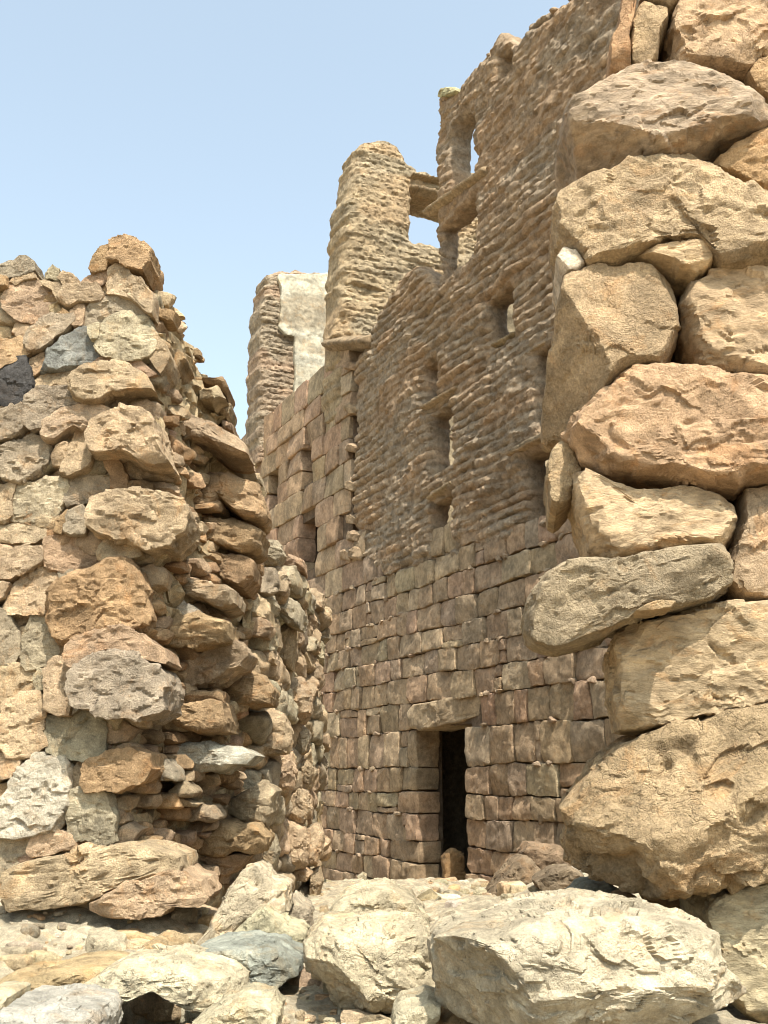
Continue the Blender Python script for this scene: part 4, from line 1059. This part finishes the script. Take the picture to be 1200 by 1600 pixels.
loose('rock', 'small dark rock at the foot of the side wall behind the white slabs', 'rock', 'C', [1000,440,1020,430,1030,460,1005,470], 'g', 8.2, .2, n=12)

# stone chips, gravel and rubble on the ground
mb = MB(); rng = np.random.default_rng(5)
def drop(x, y, s, q=5):
    a = np.sort(rng.uniform(0, 6.28, 7)); fl = rng.uniform(.22, .65)
    X, Q = rock_shape(np.stack([np.cos(a) * s * rng.uniform(.8, 1.5), np.sin(a) * s], 1), s * 2 * fl, q, int(rng.integers(1 << 30)), soft=0, p=7, chops=4, jag=.08)
    ang = rng.uniform(0, 6.28); c, s_ = math.cos(ang), math.sin(ang)
    X = np.stack([X[:, 0] * c - X[:, 1] * s_, X[:, 0] * s_ + X[:, 1] * c, X[:, 2] + .25 * X[:, 0] * rng.uniform(-1, 1)], 1)
    mb.add(X + [x, y, float(zg(x, y)) + s * fl * .3], Q, vary(TINT[rng.choice(list('twyoglt'))], rng, .12))
for _ in range(700):
    y = rng.uniform(4.0, 7.0); x = rng.uniform(-2.6, .4); drop(x, y, rng.uniform(.006, .02), 3)
for _ in range(520):
    y = rng.uniform(4.0, 12.0); x = rng.uniform(-.62, .42) * (y / 6) ; drop(x, y, rng.uniform(.008, .035) * (1 if rng.random() < .93 else 2))
for _ in range(420):
    y = rng.uniform(4.2, 6.6); x = rng.uniform(-2.8, -.3); drop(x, y, rng.uniform(.008, .035))
for _ in range(130):
    y = rng.uniform(5.2, 7.2); x = rng.uniform(-1.35, -.35) ; drop(x, y, rng.uniform(.03, .11), 7)
for _ in range(150):
    y = rng.uniform(4.1, 6.2); x = rng.uniform(-2.4, .3) ; drop(x, y, rng.uniform(.025, .10), 7)
for _ in range(130):
    y = rng.uniform(8.2, 11.6); x = rng.uniform(.5, 2.2); drop(x, y, rng.uniform(.02, .10), 6)
for _ in range(110):
    u = rng.uniform(-4.5, 2.5); q = FA.pt(u, 0, rng.uniform(.02, .35)); drop(q[0], q[1], rng.uniform(.015, .06), 6)
o = mb.build('stone_chips', M_ROCK); tag(o, 'scattered stone chips and gravel on the ground between the walls', 'gravel', kind='stuff')
# ================================================================== LIGHT
SUN_EL, SUN_AZ = R(60), R(20)                   # azimuth: from straight behind the camera towards the right
sd = np.array([math.cos(SUN_EL) * math.sin(SUN_AZ), -math.cos(SUN_EL) * math.cos(SUN_AZ), math.sin(SUN_EL)])
sl = bpy.data.lights.new('sun', 'SUN'); sl.energy = 5.0; sl.angle = R(.5); sl.color = (1, .96, .89)
so = bpy.data.objects.new('sun', sl); COL.objects.link(so)
so.rotation_euler = Vector(-sd).to_track_quat('-Z', 'Y').to_euler(); so.location = (3, -6, 12)
w = bpy.data.worlds.new('World'); SC.world = w; w.use_nodes = True
t = w.node_tree; t.nodes.clear()
bg = t.nodes.new('ShaderNodeBackground'); wo_ = t.nodes.new('ShaderNodeOutputWorld'); sk = t.nodes.new('ShaderNodeTexSky')
sk.sky_type = 'NISHITA'; sk.sun_disc = False; sk.sun_elevation = SUN_EL; sk.sun_rotation = math.pi - SUN_AZ
sk.air_density = 1.0; sk.dust_density = 8.0; sk.ozone_density = 1.0; sk.altitude = 800
bg.inputs['Strength'].default_value = .085
hs = t.nodes.new('ShaderNodeHueSaturation'); hs.inputs['Saturation'].default_value = .43; hs.inputs['Value'].default_value = 1.45 * 1.7
t.links.new(sk.outputs[0], hs.inputs['Color']); tn_ = t.nodes.new('ShaderNodeMix'); tn_.data_type = 'RGBA'; tn_.blend_type = 'MULTIPLY'; tn_.inputs[0].default_value = 1
tn_.inputs[7].default_value = (.86, 1.0, 1.04, 1); t.links.new(hs.outputs[0], tn_.inputs[6]); t.links.new(tn_.outputs[2], bg.inputs[0]); t.links.new(bg.outputs[0], wo_.inputs[0])
SC.view_settings.view_transform = 'Standard'; SC.view_settings.look = 'None'
SC.view_settings.exposure = .8; SC.view_settings.gamma = 1
SC.cycles.max_bounces = 8; SC.cycles.diffuse_bounces = 4
SC.cycles.use_denoising = True
SC.cycles.denoising_input_passes = 'RGB_ALBEDO_NORMAL'
SC.cycles.denoising_prefilter = 'ACCURATE'
SC.cycles.filter_width = 1.0
